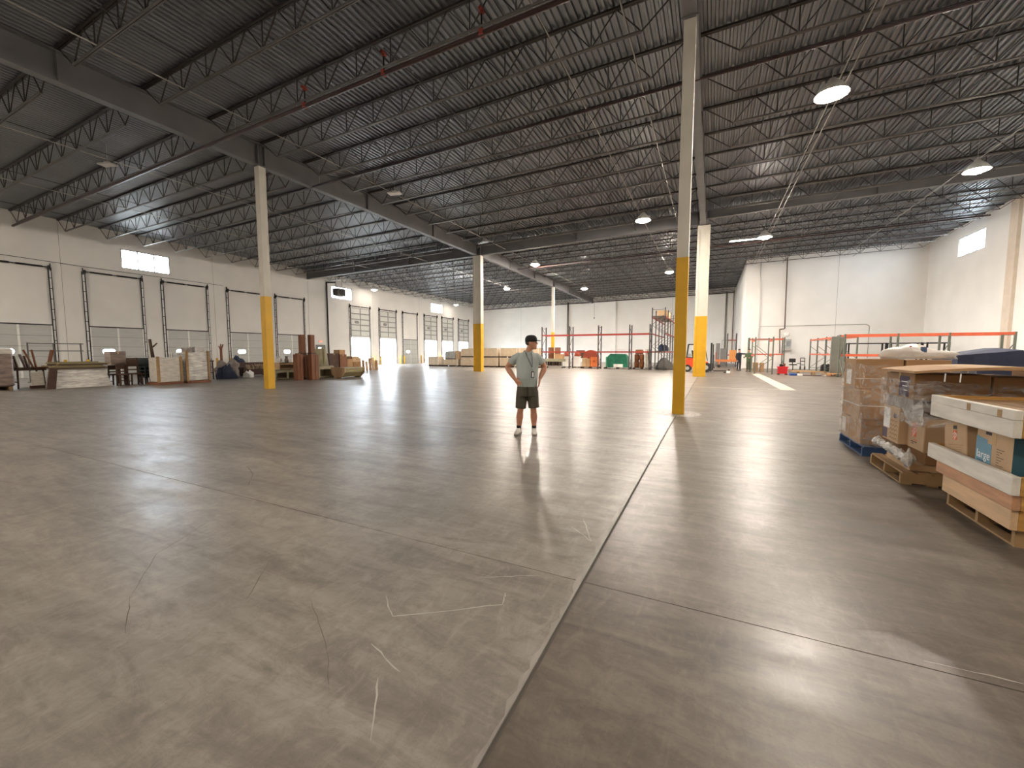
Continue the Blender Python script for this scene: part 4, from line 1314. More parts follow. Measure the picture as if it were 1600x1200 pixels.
for k, (x, z, hx, hz) in enumerate(((-.22, .005, .21, .62), (.22, .005, .21, .62), (-.21, .63, .21, .55), (.21, .63, .21, .55), (0, 1.19, .36, .40))):
    rr = []
    for f, q in ((0, .92), (.2, 1.0), (.8, 1.0), (1, .86)):
        rr.append([(x + hx * q * math.cos(2 * PI * i / 14) * (1 if i % 2 else .95), .36 * q * math.sin(2 * PI * i / 14), z + hz * f) for i in range(14)])
    MB().loft(rr).obj('bag', BROWNW, t, True)
t = thing('white_wrapped_panels', 'white wrapped panels standing at the end of the red rack', 'panels', (-4.98, 37.6, .142))
for k in range(3):
    MB().b2(-.2 + k * .14, -.1 + k * .14, -.42, .42, 0, 1.62).obj('panel', WRAPW, t)
lumpy('grey_heap', 'grey covered heap on the floor under the tall rack', 'heap', (-3.55, 37.3, 0), (1.35, .9, .88), M('dark_grey_tarp', '55524e', .6, 0, .2, 4), 31)
lumpy('dark_bundle', 'dark bundle on the lower shelf of the tall rack', 'bundle', (-4.03, 40.2, 1.61), (.9, 1.6, .52), NAVY, 32)
lumpy('yellow_bundle', 'pale yellow crumpled wrapping beside the grey heap', 'wrapping', (-2.55, 37.6, 0), (.5, .6, .8), M('pale_yellow', 'd8c07a', .6), 33)
random.seed(9)
for k in range(4):
    carton(['tan carton at the front of the top shelf of the tall rack', 'tan carton second on the top shelf of the tall rack', 'tan carton third on the top shelf of the tall rack', 'tan carton at the back of the top shelf of the tall rack'][k],
           'box', (-4.0 + random.uniform(-.05, .1), 38.0 + k * 1.3, 4.537), (.7, .9, .55 + .12 * (k % 2)), .1, KRAFT3)

# ---- red counterbalance forklift seen from its side
FRED = M('forklift_red', 'e24a28', .4, 0, .05)
t = thing('forklift', 'red forklift parked behind the wide right column', 'forklift', (-.75, 34.6, 0))
MB().prism([(-1.1, .35), (-1.18, .95), (-1.0, 1.08), (-.2, 1.02), (-.1, .85), (.55, .80), (.55, .35)], 'y', -.5, .5).obj('body', FRED, t, bevel=.02)
MB().b2(-1.05, -.2, -.45, .45, 1.02, 1.12).obj('engine_cover', BLACK, t)
MB().prism([(-.55, 1.12), (-.15, 1.12), (-.15, 1.22), (-.42, 1.24), (-.52, 1.65), (-.62, 1.65)], 'y', -.25, .25).obj('seat', BLACK, t)
for x, r_, w_ in ((-.85, .28, .22), (.42, .36, .26)):
    for s in (-1, 1):
        wl = MB().tube((x, s * .5 - w_ / 2 * s, r_), (x, s * .5 + w_ / 2 * s, r_), r_, 20).obj('wheel', BLACK, t, False)
        MB().tube((x, s * .5 + (w_ / 2 - .01) * s, r_), (x, s * .5 + (w_ / 2 + .012) * s, r_), r_ * .48, 14).obj('hub', M('hub_grey', 'b5b3ae', .4, .3), wl)
for s in (-.42, .42):
    MB().path([(-.95, s, 1.05), (-.85, s, 2.1), (.30, s, 2.1), (.5, s, .85)], .035, 6).obj('guard_post', DSTEEL, t)
for k in range(5):
    MB().b2(-.8 + k * .24, -.74 + k * .24, -.42, .42, 2.08, 2.13).obj('guard_bar', DSTEEL, t)
for s in (-.32, .32):
    MB().b2(.70, .82, s - .06, s + .06, .08, 2.2).obj('mast_rail', DSTEEL, t)
    MB().b2(.84, .92, s - .05, s + .05, .15, 2.1).obj('inner_mast', DSTEEL, t)
    MB().b2(.92, 1.9, s - .06, s + .06, .09, .13).obj('fork', DSTEEL, t)
for z in (.6, 1.3, 2.1):
    MB().b2(.70, .82, -.3, .3, z, z + .1).obj('mast_cross', DSTEEL, t)
MB().b2(.93, 1.0, -.5, .5, .3, .42).b2(.93, 1.0, -.5, .5, .72, .82).b2(.93, .97, -.45, -.4, .3, 1.3).b2(.93, .97, .4, .45, .3, 1.3).obj('carriage', DSTEEL, t)
MB().tube((.2, -.05, 1.25), (.28, -.05, 1.32), .17, 16).obj('steering_wheel', BLACK, t)
MB().b2(.55, .64, -.52, -.44, 1.15, 1.3).obj('headlamp', LABELW, t)
for k in (0,):
    MB().tube((-.75, -.3, 1.25), (-.75, .3, 1.25), .15, 12).obj('gas_bottle', M('bottle_grey', 'a7a7a3', .4, .2), t)

# ---- orange tow cart with a carton, far grey lockers, stored panels
t = thing('orange_cart', 'long orange flat cart far right of the wide column', 'cart', (1.6, 45.0, 0))
OCH = M('cart_orange', 'c77236', .55, 0, .1)
MB().b2(-1.2, 1.0, -.4, .4, .66, .76).obj('deck', OCH, t)
MB().b2(-1.2, 1.0, -.42, -.38, .58, .80).obj('side_rail', OCH, t)
for sx in (-.9, .7):
    for sy in (-.3, .3):
        MB().b2(sx - .05, sx + .05, sy - .05, sy + .05, .25, .66).obj('leg', OCH, t)
        MB().tube((sx, sy - .05, .15), (sx, sy + .05, .15), .15, 12).obj('wheel', BLACK, t)
MB().b2(-1.22, -1.12, -.35, .35, .76, 1.5).obj('handle_frame', RUST, t)
carton('upright orange-tan carton on the long orange cart', 'box', (1.87, 45.0, .76), (.58, .5, .95), 0, M('orange_tan_board', 'c98a4e', .8, 0, .06))
GREYL = M('locker_grey', '6e6c69', .5)
for lb, x, w_, h in (('taller grey locker standing far behind the forklift mast', .62, .4, 2.46), ('shorter grey locker next to the taller one', 1.15, .55, 1.9)):
    t = thing('grey_locker', lb, 'locker', (x, 49.5, 0))
    MB().b2(-w_ / 2, w_ / 2, -.25, .25, 0, h).obj('cabinet', GREYL, t)
    MB().b2(-w_ / 2 + .03, w_ / 2 - .03, -.275, -.25, .08, h - .05).obj('door', GREYL, t)
    MB().b2(w_ / 2 - .1, w_ / 2 - .07, -.30, -.275, h * .5, h * .5 + .14).obj('handle', DSTEEL, t)
t = thing('wire_frame', 'thin metal pipe frame standing far behind the orange cart', 'frame', (.95, 46.6, 0))
MB().path([(0, 0, 0), (0, 0, 2.7), (1.1, 0, 2.7), (1.1, 0, 0)], .025, 6).path([(0, .5, 0), (0, .5, 1.9), (0, 0, 1.9)], .02, 6).obj('pipe', GREYL, t)
t = thing('leaning_sheet', 'white sheet leaning at the wall corner behind the dark-clothed worker', 'sheet', (2.38, 42.6, 0))
MB().box((0, 0, .5), (.5, .05, 1.0), Matrix.Rotation(.1, 3, 'Y')).obj('sheet', WHITE, t)
# small things on the floor there
t = thing('floor_debris', 'small black and white tool lying on the floor before the workers', 'tool', (1.15, 33.5, 0))
MB().b2(-.12, .12, -.1, .1, 0, .16).obj('body', WHITE, t, bevel=.03)
MB().b2(-.02, .1, -.07, .07, .16, .26).obj('cap', BLACK, t)
MB().b2(-.30, -.12, -.06, .06, 0, .08).obj('head', BLACK, t)
t = carton('brown carton on the floor inside the nearest grey-green rack, left one', 'box', (3.08, 36.4, 0), (.34, .4, .72), 0, KRAFT2)
t = carton('brown carton on the floor inside the nearest grey-green rack, right one', 'box', (3.50, 36.4, 0), (.26, .4, .70), 0, KRAFT2)
t = tote('bright red plastic tub with tools right of the grey-green rack', (4.33, 32.6, 0), (.55, .45, .55), M('tub_red', 'd2262e', .4), M('tub_red', 'd2262e', .4))
for k, (x, z) in enumerate(((-.1, .16), (.08, .2), (.0, .12))):
    MB().b2(x - .07, x + .07, -.08, .08, .55, .55 + z).obj('tool', BLACK if k != 1 else WOODR, t)
t = thing('office_chair', 'black office chair by the white front wall', 'chair', (5.75, 38.2, 0))
MB().b2(-.24, .24, -.22, .22, .50, .58).obj('seat', BLACK, t, bevel=.02)
MB().box((-.02, .24, .86), (.44, .06, .30)).obj('backrest', BLACK, t, bevel=.02)
MB().bar((0, .24, .55), (0, .26, .8), .05).obj('back_post', BLACK, t)
MB().tube((0, 0, .1), (0, 0, .5), .03, 8).obj('gas_lift', DSTEEL, t)
for k in range(5):
    a = 2 * PI * k / 5
    MB().bar((0, 0, .1), (.28 * math.cos(a), .28 * math.sin(a), .08), .045).tube((.28 * math.cos(a), .28 * math.sin(a) - .02, .04), (.28 * math.cos(a), .28 * math.sin(a) + .02, .04), .04, 8).obj('base_arm', BLACK, t)
MB().b2(.24, .52, -.05, .05, .62, .66).obj('armrest', BLACK, t)
for k, (y, xa, xb, z) in enumerate(((32.7, 4.9, 6.6, .22), (33.0, 5.2, 6.75, .22), (33.3, 4.8, 6.2, .22))):
    t = thing('floor_plank', ['front pine plank lying on trestles beside the red tub', 'middle pine plank lying on trestles beside the red tub', 'rear pine plank lying on trestles beside the red tub'][k], 'plank', ((xa + xb) / 2, y, z))
    MB().b2(-(xb - xa) / 2, (xb - xa) / 2, -.1, .1, 0, .05).obj('board', WOOD, t)
for k, x in enumerate((5.3, 6.1)):
    t = thing('trestle', ['left low trestle under the pine planks', 'right low trestle under the pine planks'][k], 'trestle', (x, 33.0, 0))
    MB().b2(-.04, .04, -.45, .45, .16, .218).obj('bearer', WOODP, t)
    for s in (-.4, .4):
        MB().b2(-.04, .04, s - .04, s + .04, 0, .16).obj('leg', WOODP, t)
t = thing('blue_mat', 'blue and white folded mat on the floor next to the red tub', 'mat', (4.95, 31.8, 0))
MB().b2(-.32, .05, -.3, .3, 0, .14).obj('blue_fold', M('mat_blue', '2b4a86', .7), t, bevel=.02)
MB().b2(.05, .34, -.3, .3, 0, .12).obj('white_fold', WHITE, t, bevel=.02)
t = thing('dolly', 'low dolly with white wheels at the end of the pine planks', 'dolly', (6.75, 31.6, 0))
MB().b2(-.4, .4, -.25, .25, .13, .18).obj('deck', WOOD, t)
for sx in (-.32, .32):
    for sy in (-.2, .2):
        MB().tube((sx, sy - .02, .065), (sx, sy + .02, .065), .065, 10).obj('caster', WHITE, t)
t = thing('dark_mat', 'dark red-brown mat lying on the floor between the tub and the dolly', 'mat', (5.6, 32.0, 0))
MB().b2(-.25, .75, -.2, .25, 0, .03).obj('mat', M('mat_dark', '43242a', .8), t)
t = thing('hand_truck', 'dark bicycle-like hand truck standing by the front wall', 'hand truck', (7.05, 42.3, 0))
for s in (-.16, .16):
    MB().tube((s, 0, .1), (s, .12, 1.0), .025, 6).obj('rail', BLACK, t)
    MB().tube((s - .03, 0, .16), (s + .03, 0, .16), .16, 12).obj('wheel', BLACK, t)
for z in (.4, .7, .98):
    MB().b2(-.16, .16, .03, .12, z, z + .05).obj('crossbar', BLACK, t)
lumpy('black_pile', 'black crumpled pile on the floor behind the orange rack', 'pile', (8.25, 40.0, 0), (.85, .7, .5), BLACK, 41)
# tall grey-green sheet stack on an orange pallet
t = thing('sheet_stack', 'tall grey-green sheets standing upright on a brown pallet', 'sheets', (7.20, 32.35, .19))
for k in range(4):
    MB().b2(-.36, .36, -.12 + k * .06, -.07 + k * .06, 0, 2.30 - .03 * k).obj('sheet', M('sheet_grey', '6a6c63', .6, 0, .08), t)
low_pallet('brown pallet under the tall grey-green sheets', 6.8, 7.6, 31.9, 32.8, M('pallet_orange_brown', 'a5683f', .7, 0, .15), .19)
# ================================================================== FOREGROUND PALLETS ON THE RIGHT
def pallet(name, label, x0, x1, y0, y1, mat, ns=3):
    """stringers run along X; deck and bottom boards run along Y (fork openings face the camera side)"""
    t = thing(name, label, 'pallet', ((x0 + x1) / 2, (y0 + y1) / 2, 0))
    w_, d = x1 - x0, y1 - y0
    for k in range(ns):
        yy = -d / 2 + .025 + (d - .05) * k / (ns - 1)
        MB().b2(-w_ / 2, w_ / 2, yy - .02, yy + .02, .016, .122).obj('stringer', mat, t)
    n = 8
    for k in range(n):
        xx = -w_ / 2 + w_ * (k + .5) / n
        MB().b2(xx - w_ / n * .40, xx + w_ / n * .40, -d / 2, d / 2, .122, .14).obj('deck_board', mat, t)
    for xx in (-w_ / 2 + .05, -w_ / 4, 0, w_ / 4, w_ / 2 - .05):
        MB().b2(xx - .05, xx + .05, -d / 2, d / 2, 0, .016).obj('bottom_board', mat, t)
    return t
BLUEP = M('pallet_blue', '33507c', .7, 0, .2, 4)
pallet('pallet', 'blue wooden pallet under the farthest stack of cartons on the right', 2.04, 3.16, 7.55, 8.75, BLUEP)
pallet('pallet', 'bare wooden pallet with open fork slots in the middle of the right-hand row', 2.02, 3.12, 6.13, 7.14, WOODP)
pallet('pallet', 'wooden pallet under the nearest white lumber crate', 2.18, 3.25, 4.49, 5.52, WOODP)

def face_print(t, name, mat, x, y0, y1, z0, z1):
    """flat print on the -X face of a carton (local coordinates)"""
    return MB().b2(x - .0016, x - .0004, y0, y1, z0, z1).obj(name, mat, t)
ORPR = M('orange_print', 'd4613a', .7)
PURP = M('purple_print', '4c3a4c', .7)
BLUPR = M('blue_print', '6f9bb0', .7)
TEAL = M('teal_print', '2f5560', .7, 0, .06)
WHPR = M('white_print', 'f0eee8', .7)
def big_carton(label, x0, x1, y0, y1, z0, z1, mat, tape=True, rz=0.0, name='cardboard_box'):
    return carton(label, 'box', ((x0 + x1) / 2, (y0 + y1) / 2, z0), (x1 - x0, y1 - y0, z1 - z0), rz, mat, name, tape)

# ---- far stack on the blue pallet
c = big_carton('lowest carton at the left front of the blue pallet, with a small oval print', 2.05, 2.36, 7.72, 8.25, .142, .50, KRAFT)
ov = MB().prism([(.05 * math.cos(2 * PI * k / 16), .018 * math.sin(2 * PI * k / 16)) for k in range(16)], 'x', -.0015, 0).obj('oval_print', INK, c)
ov.location = (-.155 - .0004, -.05, .28)
ov2 = MB().prism([(.042 * math.cos(2 * PI * k / 16), .012 * math.sin(2 * PI * k / 16)) for k in range(16)], 'x', -.0008, 0).obj('oval_inner', KRAFT, ov)
ov2.location = (-.0016, 0, 0)
c = big_carton('lowest carton at the left rear of the blue pallet, with white paper labels', 2.05, 2.36, 8.27, 8.72, .142, .48, KRAFT)
face_print(c, 'paper_label', LABELW, -.155, -.02, .18, .06, .30)
c = big_carton('second carton up on the blue pallet, with a slim white strap', 2.05, 2.50, 7.85, 8.72, .502, .94, KRAFT)
MB().b2(-.2275, -.2255, -.44, .44, .20, .215).b2(-.2275, .227, -.4375, -.4355, .20, .215).obj('strap', STRAP, c)
face_print(c, 'ink_marks', KRAFT2, -.225, .02, .2, .12, .20)
c = big_carton('top left carton on the blue pallet, with a white shipping label', 2.05, 2.62, 8.13, 8.72, .942, 1.41, KRAFT)
face_print(c, 'shipping_label', LABELW, -.285, -.10, .16, .06, .30)
MB().b2(-.286, .286, -.2975, -.2955, .16, .17).obj('strap', STRAP, c)
big_carton('tall narrow carton standing at the front of the blue pallet', 2.38, 2.62, 7.56, 7.83, .142, 1.28, KRAFT3)
big_carton('brown carton filling the middle front of the blue pallet', 2.64, 3.13, 7.58, 8.1, .142, .80, KRAFT2)
c = big_carton('second brown carton stacked at the middle front of the blue pallet', 2.64, 3.13, 7.58, 8.1, .802, 1.22, KRAFT2)
face_print(c, 'paper_label', LABELW, -.245, -.2, -.05, .1, .3)
big_carton('rear right carton on the blue pallet, lower one', 2.66, 3.13, 8.14, 8.7, .142, .92, KRAFT2)
big_carton('wide carton at the top right of the blue pallet stack', 2.64, 3.14, 8.12, 8.70, .922, 1.40, KRAFT, True)
# white and red bag bundle on top
t = lumpy('white_bag_bundle', 'white plastic bag bundle with red stripes on top of the far carton stack', 'bag', (2.80, 8.41, 1.415), (.80, .50, .17), M('bag_white', 'e6dfd6', .4, 0, .08, 5, .5, 12), 51, 'bag', 0, 26, 8, .30, .40)
MB().path([(-.30, -.16, .04), (-.20, -.20, .12), (-.08, -.18, .19)], .012, 6).obj('red_stripe', M('bag_red', 'c9333a', .4), t)
MB().path([(-.29, -.05, .08), (-.18, -.1, .17)], .01, 6).obj('red_stripe', M('bag_red', 'c9333a', .4), t)
MB().b2(.02, .08, -.235, -.20, .10, .18).obj('blue_tie', M('tie_blue', '4a5f7c', .6), t)
# stretch wrap sleeve round the far stack
def wrap_sleeve(label, x0, x1, y0, y1, z0, z1, mat, seed, name='stretch_wrap_sleeve'):
    random.seed(seed)
    t = thing(name, label, 'plastic wrap', ((x0 + x1) / 2, (y0 + y1) / 2, z0))
    hx, hy = (x1 - x0) / 2, (y1 - y0) / 2
    rr = []
    nz = 7
    ring0 = []
    for k in range(nz):
        z = (z1 - z0) * k / (nz - 1)
        ring = []
        for e in range(4):
            for q in range(6):
                f = q / 6
                c0 = [(-hx, -hy), (hx, -hy), (hx, hy), (-hx, hy)]
                a, b_ = c0[e], c0[(e + 1) % 4]
                px, py = a[0] + (b_[0] - a[0]) * f, a[1] + (b_[1] - a[1]) * f
                n = .012 * random.random() + .004
                l = math.hypot(px, py)
                ring.append((px + px / l * n, py + py / l * n, z + (random.uniform(-.02, .02) if 0 < k < nz - 1 else random.uniform(-.04, .01))))
        rr.append(ring)
    MB().loft(rr, cap=False).obj('film', mat, t, True)
    return t
wrap_sleeve('clear stretch wrap around the cartons of the blue pallet', 2.035, 3.155, 7.545, 8.74, .16, 1.34, film('clear_wrap', 'f0eeea', .10, 7.0, .12, (1, 1, 1.5)), 61)

# ---- middle pallet
c = big_carton('flattened carton lying on the bare wooden pallet', 2.12, 3.0, 6.22, 6.92, .142, .225, KRAFT3, False)
face_print(c, 'ink_marks', M('print_grey', '7c7a86', .7), -.44, -.3, -.2, .02, .06)
MB().b2(-.44, .44, -.3505, -.35, .03, .05).obj('tape', TAPE, c)
big_carton('dark base carton hidden under the two printed cartons of the middle pallet', 2.24, 3.05, 6.2, 7.08, .227, .375, KRAFT2, False)
c = big_carton('printed carton with wavy brown pattern on the middle pallet, left of the orange-logo carton', 2.12, 2.60, 6.60, 7.10, .377, .83, KRAFT3)
face_print(c, 'white_patch', WHPR, -.24, .03, .24, .16, .42)
face_print(c, 'purple_patch', PURP, -.24, .10, .25, .02, .15)
for k in range(5):
    m = MB()
    for q in range(6):
        yy = -.22 + q * .04
        zz = .05 + k * .055 + (.012 if q % 2 else -.012)
        m.bar((-.2412, yy, zz), (-.2412, yy + .04, .05 + k * .055 + (-.012 if q % 2 else .012)), .008, .001, (1, 0, 0))
    m.obj('wavy_print', KRAFT2, c)
MB().prism([(-.05 + -.12, .33), (-.02 - .12, .38), (.0 - .12, .34), (.02 - .12, .39), (.05 - .12, .33), (.03 - .12, .31), (-.03 - .12, .31)], 'x', -.2412, -.2402).obj('emblem_print', PURP, c)
def logo_print(c, x, yc, zc, s, tilt):
    """orange square with slanted white lettering"""
    sq = MB().b2(-.0012, 0, -s / 2, s / 2, -s / 2 * 1.35, s / 2 * 1.35).obj('logo_square', ORPR, c)
    sq.location = (x, yc, zc)
    for k, wd in enumerate(('THE', 'HOME', 'DEPOT')):
        text_mesh('logo_lettering', wd, s * .36, WHPR, sq, (-.0016, -(k - 1) * s * .20, -(k - 1) * s * .26), (PI / 2, math.radians(-38), -PI / 2))
    return sq
c = big_carton('carton with a large orange square logo on the middle pallet', 2.20, 2.62, 6.15, 6.58, .377, .76, KRAFT3)
logo_print(c, -.2104, -.02 + .06, .225, .12, 0)
for k, (ya, wd) in enumerate(((-.02, .12), (.0, .15), (.03, .05))):
    face_print(c, 'small_print', INK if k else ORPR, -.21, ya - wd / 2 + .03, ya + wd / 2 + .03, .10 - k * .022, .109 - k * .022)
face_print(c, 'corner_mark', INK, -.21, .15, .19, .345, .36)
big_carton('brown carton behind the printed cartons of the middle pallet', 2.64, 3.08, 6.16, 7.08, .377, .94, KRAFT2)
c = big_carton('flat grey wrapped tray on top of the printed cartons of the middle pallet', 2.12, 2.62, 6.25, 7.08, .832, .97, M('tray_grey', '8b847c', .3, 0, .3, 5, .6, 10), False)
c = big_carton('open-topped carton with a purple label at the top of the middle pallet', 2.10, 2.72, 6.20, 7.02, .972, 1.27, KRAFT2)
face_print(c, 'purple_label', PURP, -.31, -.28, .0, .02, .26)
for k in range(3):
    face_print(c, 'label_print', WHPR, -.3116, -.24, -.06 - .04 * k, .19 - k * .05, .20 - k * .05)
face_print(c, 'hand_hole', INK, -.31, .2, .26, .17, .2)
big_carton('brown carton at the right of the middle pallet top', 2.74, 3.10, 6.20, 7.02, .942, 1.25, KRAFT2)
# flattened cardboard sheet lying across the top, edge torn with white film
t = thing('cardboard_sheet', 'large flattened cardboard sheet lying across the top of the middle pallet', 'cardboard', (2.62, 6.35, 1.275))
sh = MB()
rr = []
for k in range(10):
    f = k / 9
    x = -.60 + 1.12 * f
    z = .012 + .055 * math.sin(f * PI * .9)
    rr.append([(x, -.62 + .25 * (1 - f) ** 2, z - .005), (x, .62, z - .005), (x, .62, z + .022), (x, -.62 + .25 * (1 - f) ** 2, z + .022)])
sh.loft(rr).obj('sheet', KRAFT, t)
rr = []
for k in range(10):
    f = k / 9
    x = -.40 + .90 * f
    z = .04 + .045 * math.sin(f * PI * .9)
    rr.append([(x, -.60 + .2 * (1 - f), z), (x, .50, z), (x, .50, z + .012), (x, -.60 + .2 * (1 - f), z + .012)])
MB().loft(rr).obj('upper_flap', KRAFT3, t)
for k in range(2):
    MB().bar((-.38 + k * .1, -.55 + .1 - k * .05, .02), (-.385 + k * .1, -.555 + .1 - k * .05, -.07), .012, .002).obj('torn_strip', LABELW, t)
# crumpled film rope and loose wrap of the middle pallet
t = thing('film_rope', 'crumpled white plastic film rope along the bottom of the middle pallet load', 'plastic wrap', (2.06, 6.6, .30))
random.seed(71)
rr = []
for k in range(26):
    f = k / 25
    y = .50 - f * 1.02
    r_ = .048 * (1 + .35 * math.sin(k * 2.1)) * random.uniform(.8, 1.15)
    if k in (0, 25): r_ *= 1.5
    rr.append([(r_ * .8 * math.cos(2 * PI * i / 9) * random.uniform(.7, 1.2), y, r_ * math.sin(2 * PI * i / 9) * random.uniform(.7, 1.2) + .03 - f * .02) for i in range(9)])
MB().loft(rr).obj('film', M('crumpled_film', 'd9d6d0', .2, 0, .25, 20, .8, 40), t)
MB().loft([[(-.02, -.50, .02), (.02, -.50, .02), (.02, -.56, .02), (-.02, -.56, .02)], [(-.005, -.50, .13), (.005, -.5, .13), (.005, -.515, .13), (-.005, -.515, .13)]]).obj('loose_end', M('crumpled_film', 'd9d6d0', .2), t)
MB().loft([[(-.02, -.50, .02), (.02, -.50, .02), (.02, -.56, .02), (-.02, -.56, .02)], [(-.005, -.52, -.07), (.005, -.52, -.07), (.005, -.535, -.07), (-.005, -.535, -.07)]]).obj('loose_end', M('crumpled_film', 'd9d6d0', .2), t)
wrap_sleeve('shiny stretch wrap pulled tight around the upper cartons of the middle pallet', 2.085, 3.12, 6.13, 7.115, .70, 1.20, film('shiny_wrap', 'eae7e3', .22, 6.0, .1, (1, 1, 2)), 62)
t = thing('bunched_film', 'bunched shiny film hanging over the orange-logo carton', 'plastic wrap', (2.17, 6.34, .70))
random.seed(72)
rr = []
for k in range(7):
    f = k / 6
    rr.append([(-.03 * math.sin(f * PI) + random.uniform(-.02, .02), -.24 + .48 * q / 9, .30 * (1 - f) + random.uniform(-.015, .015)) for q in range(10)])
MB().loft(rr, cap=False, close=False).obj('film', FILMD, t)

# ---- nearest pallet: white lumber frames with cartons between
def lumber_ring(t, x0, x1, y0, y1, z0, z1, th, mat, endmat, nm='plank'):
    MB().b2(x0, x0 + th, y0, y1, z0, z1).obj(nm, mat, t, bevel=.004)
    MB().b2(x1 - th, x1, y0, y1, z0, z1).obj(nm, mat, t, bevel=.004)
    MB().b2(x0 + th, x1 - th, y0 + .002, y0 + th, z0, z1 - .003).obj(nm, endmat, t, bevel=.004)
    MB().b2(x0 + th, x1 - th, y1 - th, y1, z0, z1).obj(nm, endmat, t, bevel=.004)
PINE = M('fresh_pine', 'd8b48c', .65, 0, .16, 3, .08, 14, (6, .7, 6))
PINEY = M('yellow_pine', 'c08f4a', .65, 0, .2, 4, .08, 14, (.7, 6, 6))
PINEP = M('pink_pine', 'bf8f6b', .65, 0, .18, 4, .08, 14, (6, .7, 6))
t = thing('lumber_crate', 'nearest open crate base of whitewashed and fresh lumber on the right', 'crate', (2.1, 4.44, 0))
lumber_ring(t, .03, 1.15, .02, 1.06, .14, .30, .045, PINE, PINEY)
lumber_ring(t, .02, 1.16, .00, 1.18, .302, .42, .05, PINEP, PINEY)
lumber_ring(t, 0.0, 1.18, -.02, 1.33, .422, .57, .05, WHITEL, PINEY)
for k in range(5):
    MB().b2(.08, 1.10, .08 + k * .2, .24 + k * .2, .40, .42).obj('floor_board', WOODP, t)
MB().b2(.7, .9, -.0215, -.02, .45, .51).obj('paper_strip', LABELW, t)
t = thing('slatted_frame', 'white lumber frame with a brown slatted top lying over the nearest cartons', 'wood frame', (2.1, 4.46, .86))
lumber_ring(t, 0.0, 1.25, .0, 1.32, .0, .135, .05, WHITEL, PINEY)
lumber_ring(t, .0, 1.25, .0, 1.32, .137, .215, .05, WHITEL, PINEY)
for k in range(9):
    MB().b2(.055 + k * .128, .055 + k * .128 + .118, .055, 1.265, .165, .187).obj('top_slat', M('brown_slat', '8a6a45', .7, 0, .2, 3, .1, 10, (6, .6, 6)), t)
KNOT = M('knot', '6a4420', .8)
for (x, z, r_) in ((.12, .17, .018), (.1, .06, .022), (.4, .1, .02)):
    MB().tube((x, .0015, z), (x, -.0005, z), r_, 10).obj('knot', KNOT, t)
t0 = t
for (y, z) in ((.62, .17), (.18, .17)):
    MB().b2(-.001, .0, y - .03, y + .03, z - .03, z + .03).obj('wear_patch', WOODP, t0)
# leaning carton with the small orange logo
c = carton('leaning carton with a small orange logo and a black hand hole between the lumber frames', 'box', (2.32, 5.42, .425), (.28, .40, .40), 0, KRAFT3)
c.rotation_euler = (math.radians(-9), 0, 0)
logo_print(c, -.1404, .0, .285, .068, 0)
face_print(c, 'hand_hole', INK, -.14, -.035, .03, .345, .38)
for z in (.19, .10):
    face_print(c, 'ruled_line', KRAFT2, -.14, -.14, .12, z, z + .004)
for k in range(4):
    face_print(c, 'ruled_line', KRAFT2, -.14, -.12, .04, .165 - k * .018, .167 - k * .018)
# the teal carton lettered 'large'
c = carton('pale carton with a blue patch lettered large and a teal side, nearest on the right', 'box', (2.40, 4.83, .425), (.46, .50, .43), 0, KRAFT3)
f = .23
MB().prism([(.25, .07), (.25, .36), (.19, .35), (.09, .34), (.09, .31), (.03, .31), (.02, .07)], 'x', -f - .0014, -f - .0004).obj('blue_patch', BLUPR, c)
text_mesh('large_lettering', 'large', .10, WHPR, c, (-f - .0018, .135, .20), (PI / 2, 0, -PI / 2))
for k in range(3):
    face_print(c, 'small_print', M('blue_ink', '3d6478', .7), -f - .0012, .12 - .03 * (k % 2), .22, .145 - k * .022, .153 - k * .022)
for k in range(10):
    face_print(c, 'bullet_line', INK, -f, -.14 + .03 * ((k * 7) % 3), -.045, .285 - k * .022, .289 - k * .022)
face_print(c, 'hand_hole', INK, -f, .04, .12, .385, .41)
MB().b2(-.232, .232, -.2515, -.2505, .0, .43).obj('teal_side', TEAL, c)
big_carton('dark carton behind the two printed cartons of the nearest crate', 2.66, 3.15, 4.60, 5.66, .425, .84, KRAFT2)
# load behind, with a blue band and loose plastic on top
c = big_carton('tan carton with a blue tape band behind the lumber lid', 3.16, 3.9, 6.2, 6.9, .0, 1.10, KRAFT)
MB().b2(-.3705, .3705, -.3515, .3515, .86, .98).obj('blue_band', M('band_blue', '5a608c', .5), c)
big_carton('tan carton stacked on the blue-banded carton', 3.18, 3.88, 6.22, 6.88, 1.104, 1.30, KRAFT3)
t = lumpy('loose_plastic', 'loose clear plastic and strapping on top of the rear right cartons', 'plastic wrap', (3.6, 6.5, 1.304), (.42, .46, .16), FILMD, 81, 'film', 0, 20, 6, .3)
c = big_carton('cardboard flap tent standing on the rear right cartons', 3.20, 3.30, 6.3, 6.5, 1.304, 1.38, KRAFT3, False)
# navy cloth-covered load farther back
t = thing('covered_load', 'load under a navy cloth behind the right-hand cartons', 'covered load', (5.62, 13.5, 0))
random.seed(15)
rr = []
pts = [(-1, -1), (-.5, -1.02), (0, -1), (.5, -1.03), (1, -1), (1.03, -.3), (1, .4), (1, 1), (0, 1.02), (-1, 1), (-1.02, 0)]
for z, s in ((.62, 1.06), (1.1, 1.02), (1.5, .98)):
    rr.append([(.55 * s * a + random.uniform(-.03, .03), .6 * s * b_ + random.uniform(-.03, .03), z + (.06 * a if z > 1 else random.uniform(-.06, .06))) for a, b_ in pts])
rr.append([(.25 * a, .3 * b_, 1.56 + .05 * a) for a, b_ in pts])
MB().loft(rr).obj('cloth', M('navy_cover', '33384f', .8, 0, .12, 3, .3, 10), t)
MB().b2(-.5, .5, -.55, .55, .14, .8).obj('carton', KRAFT2, t)
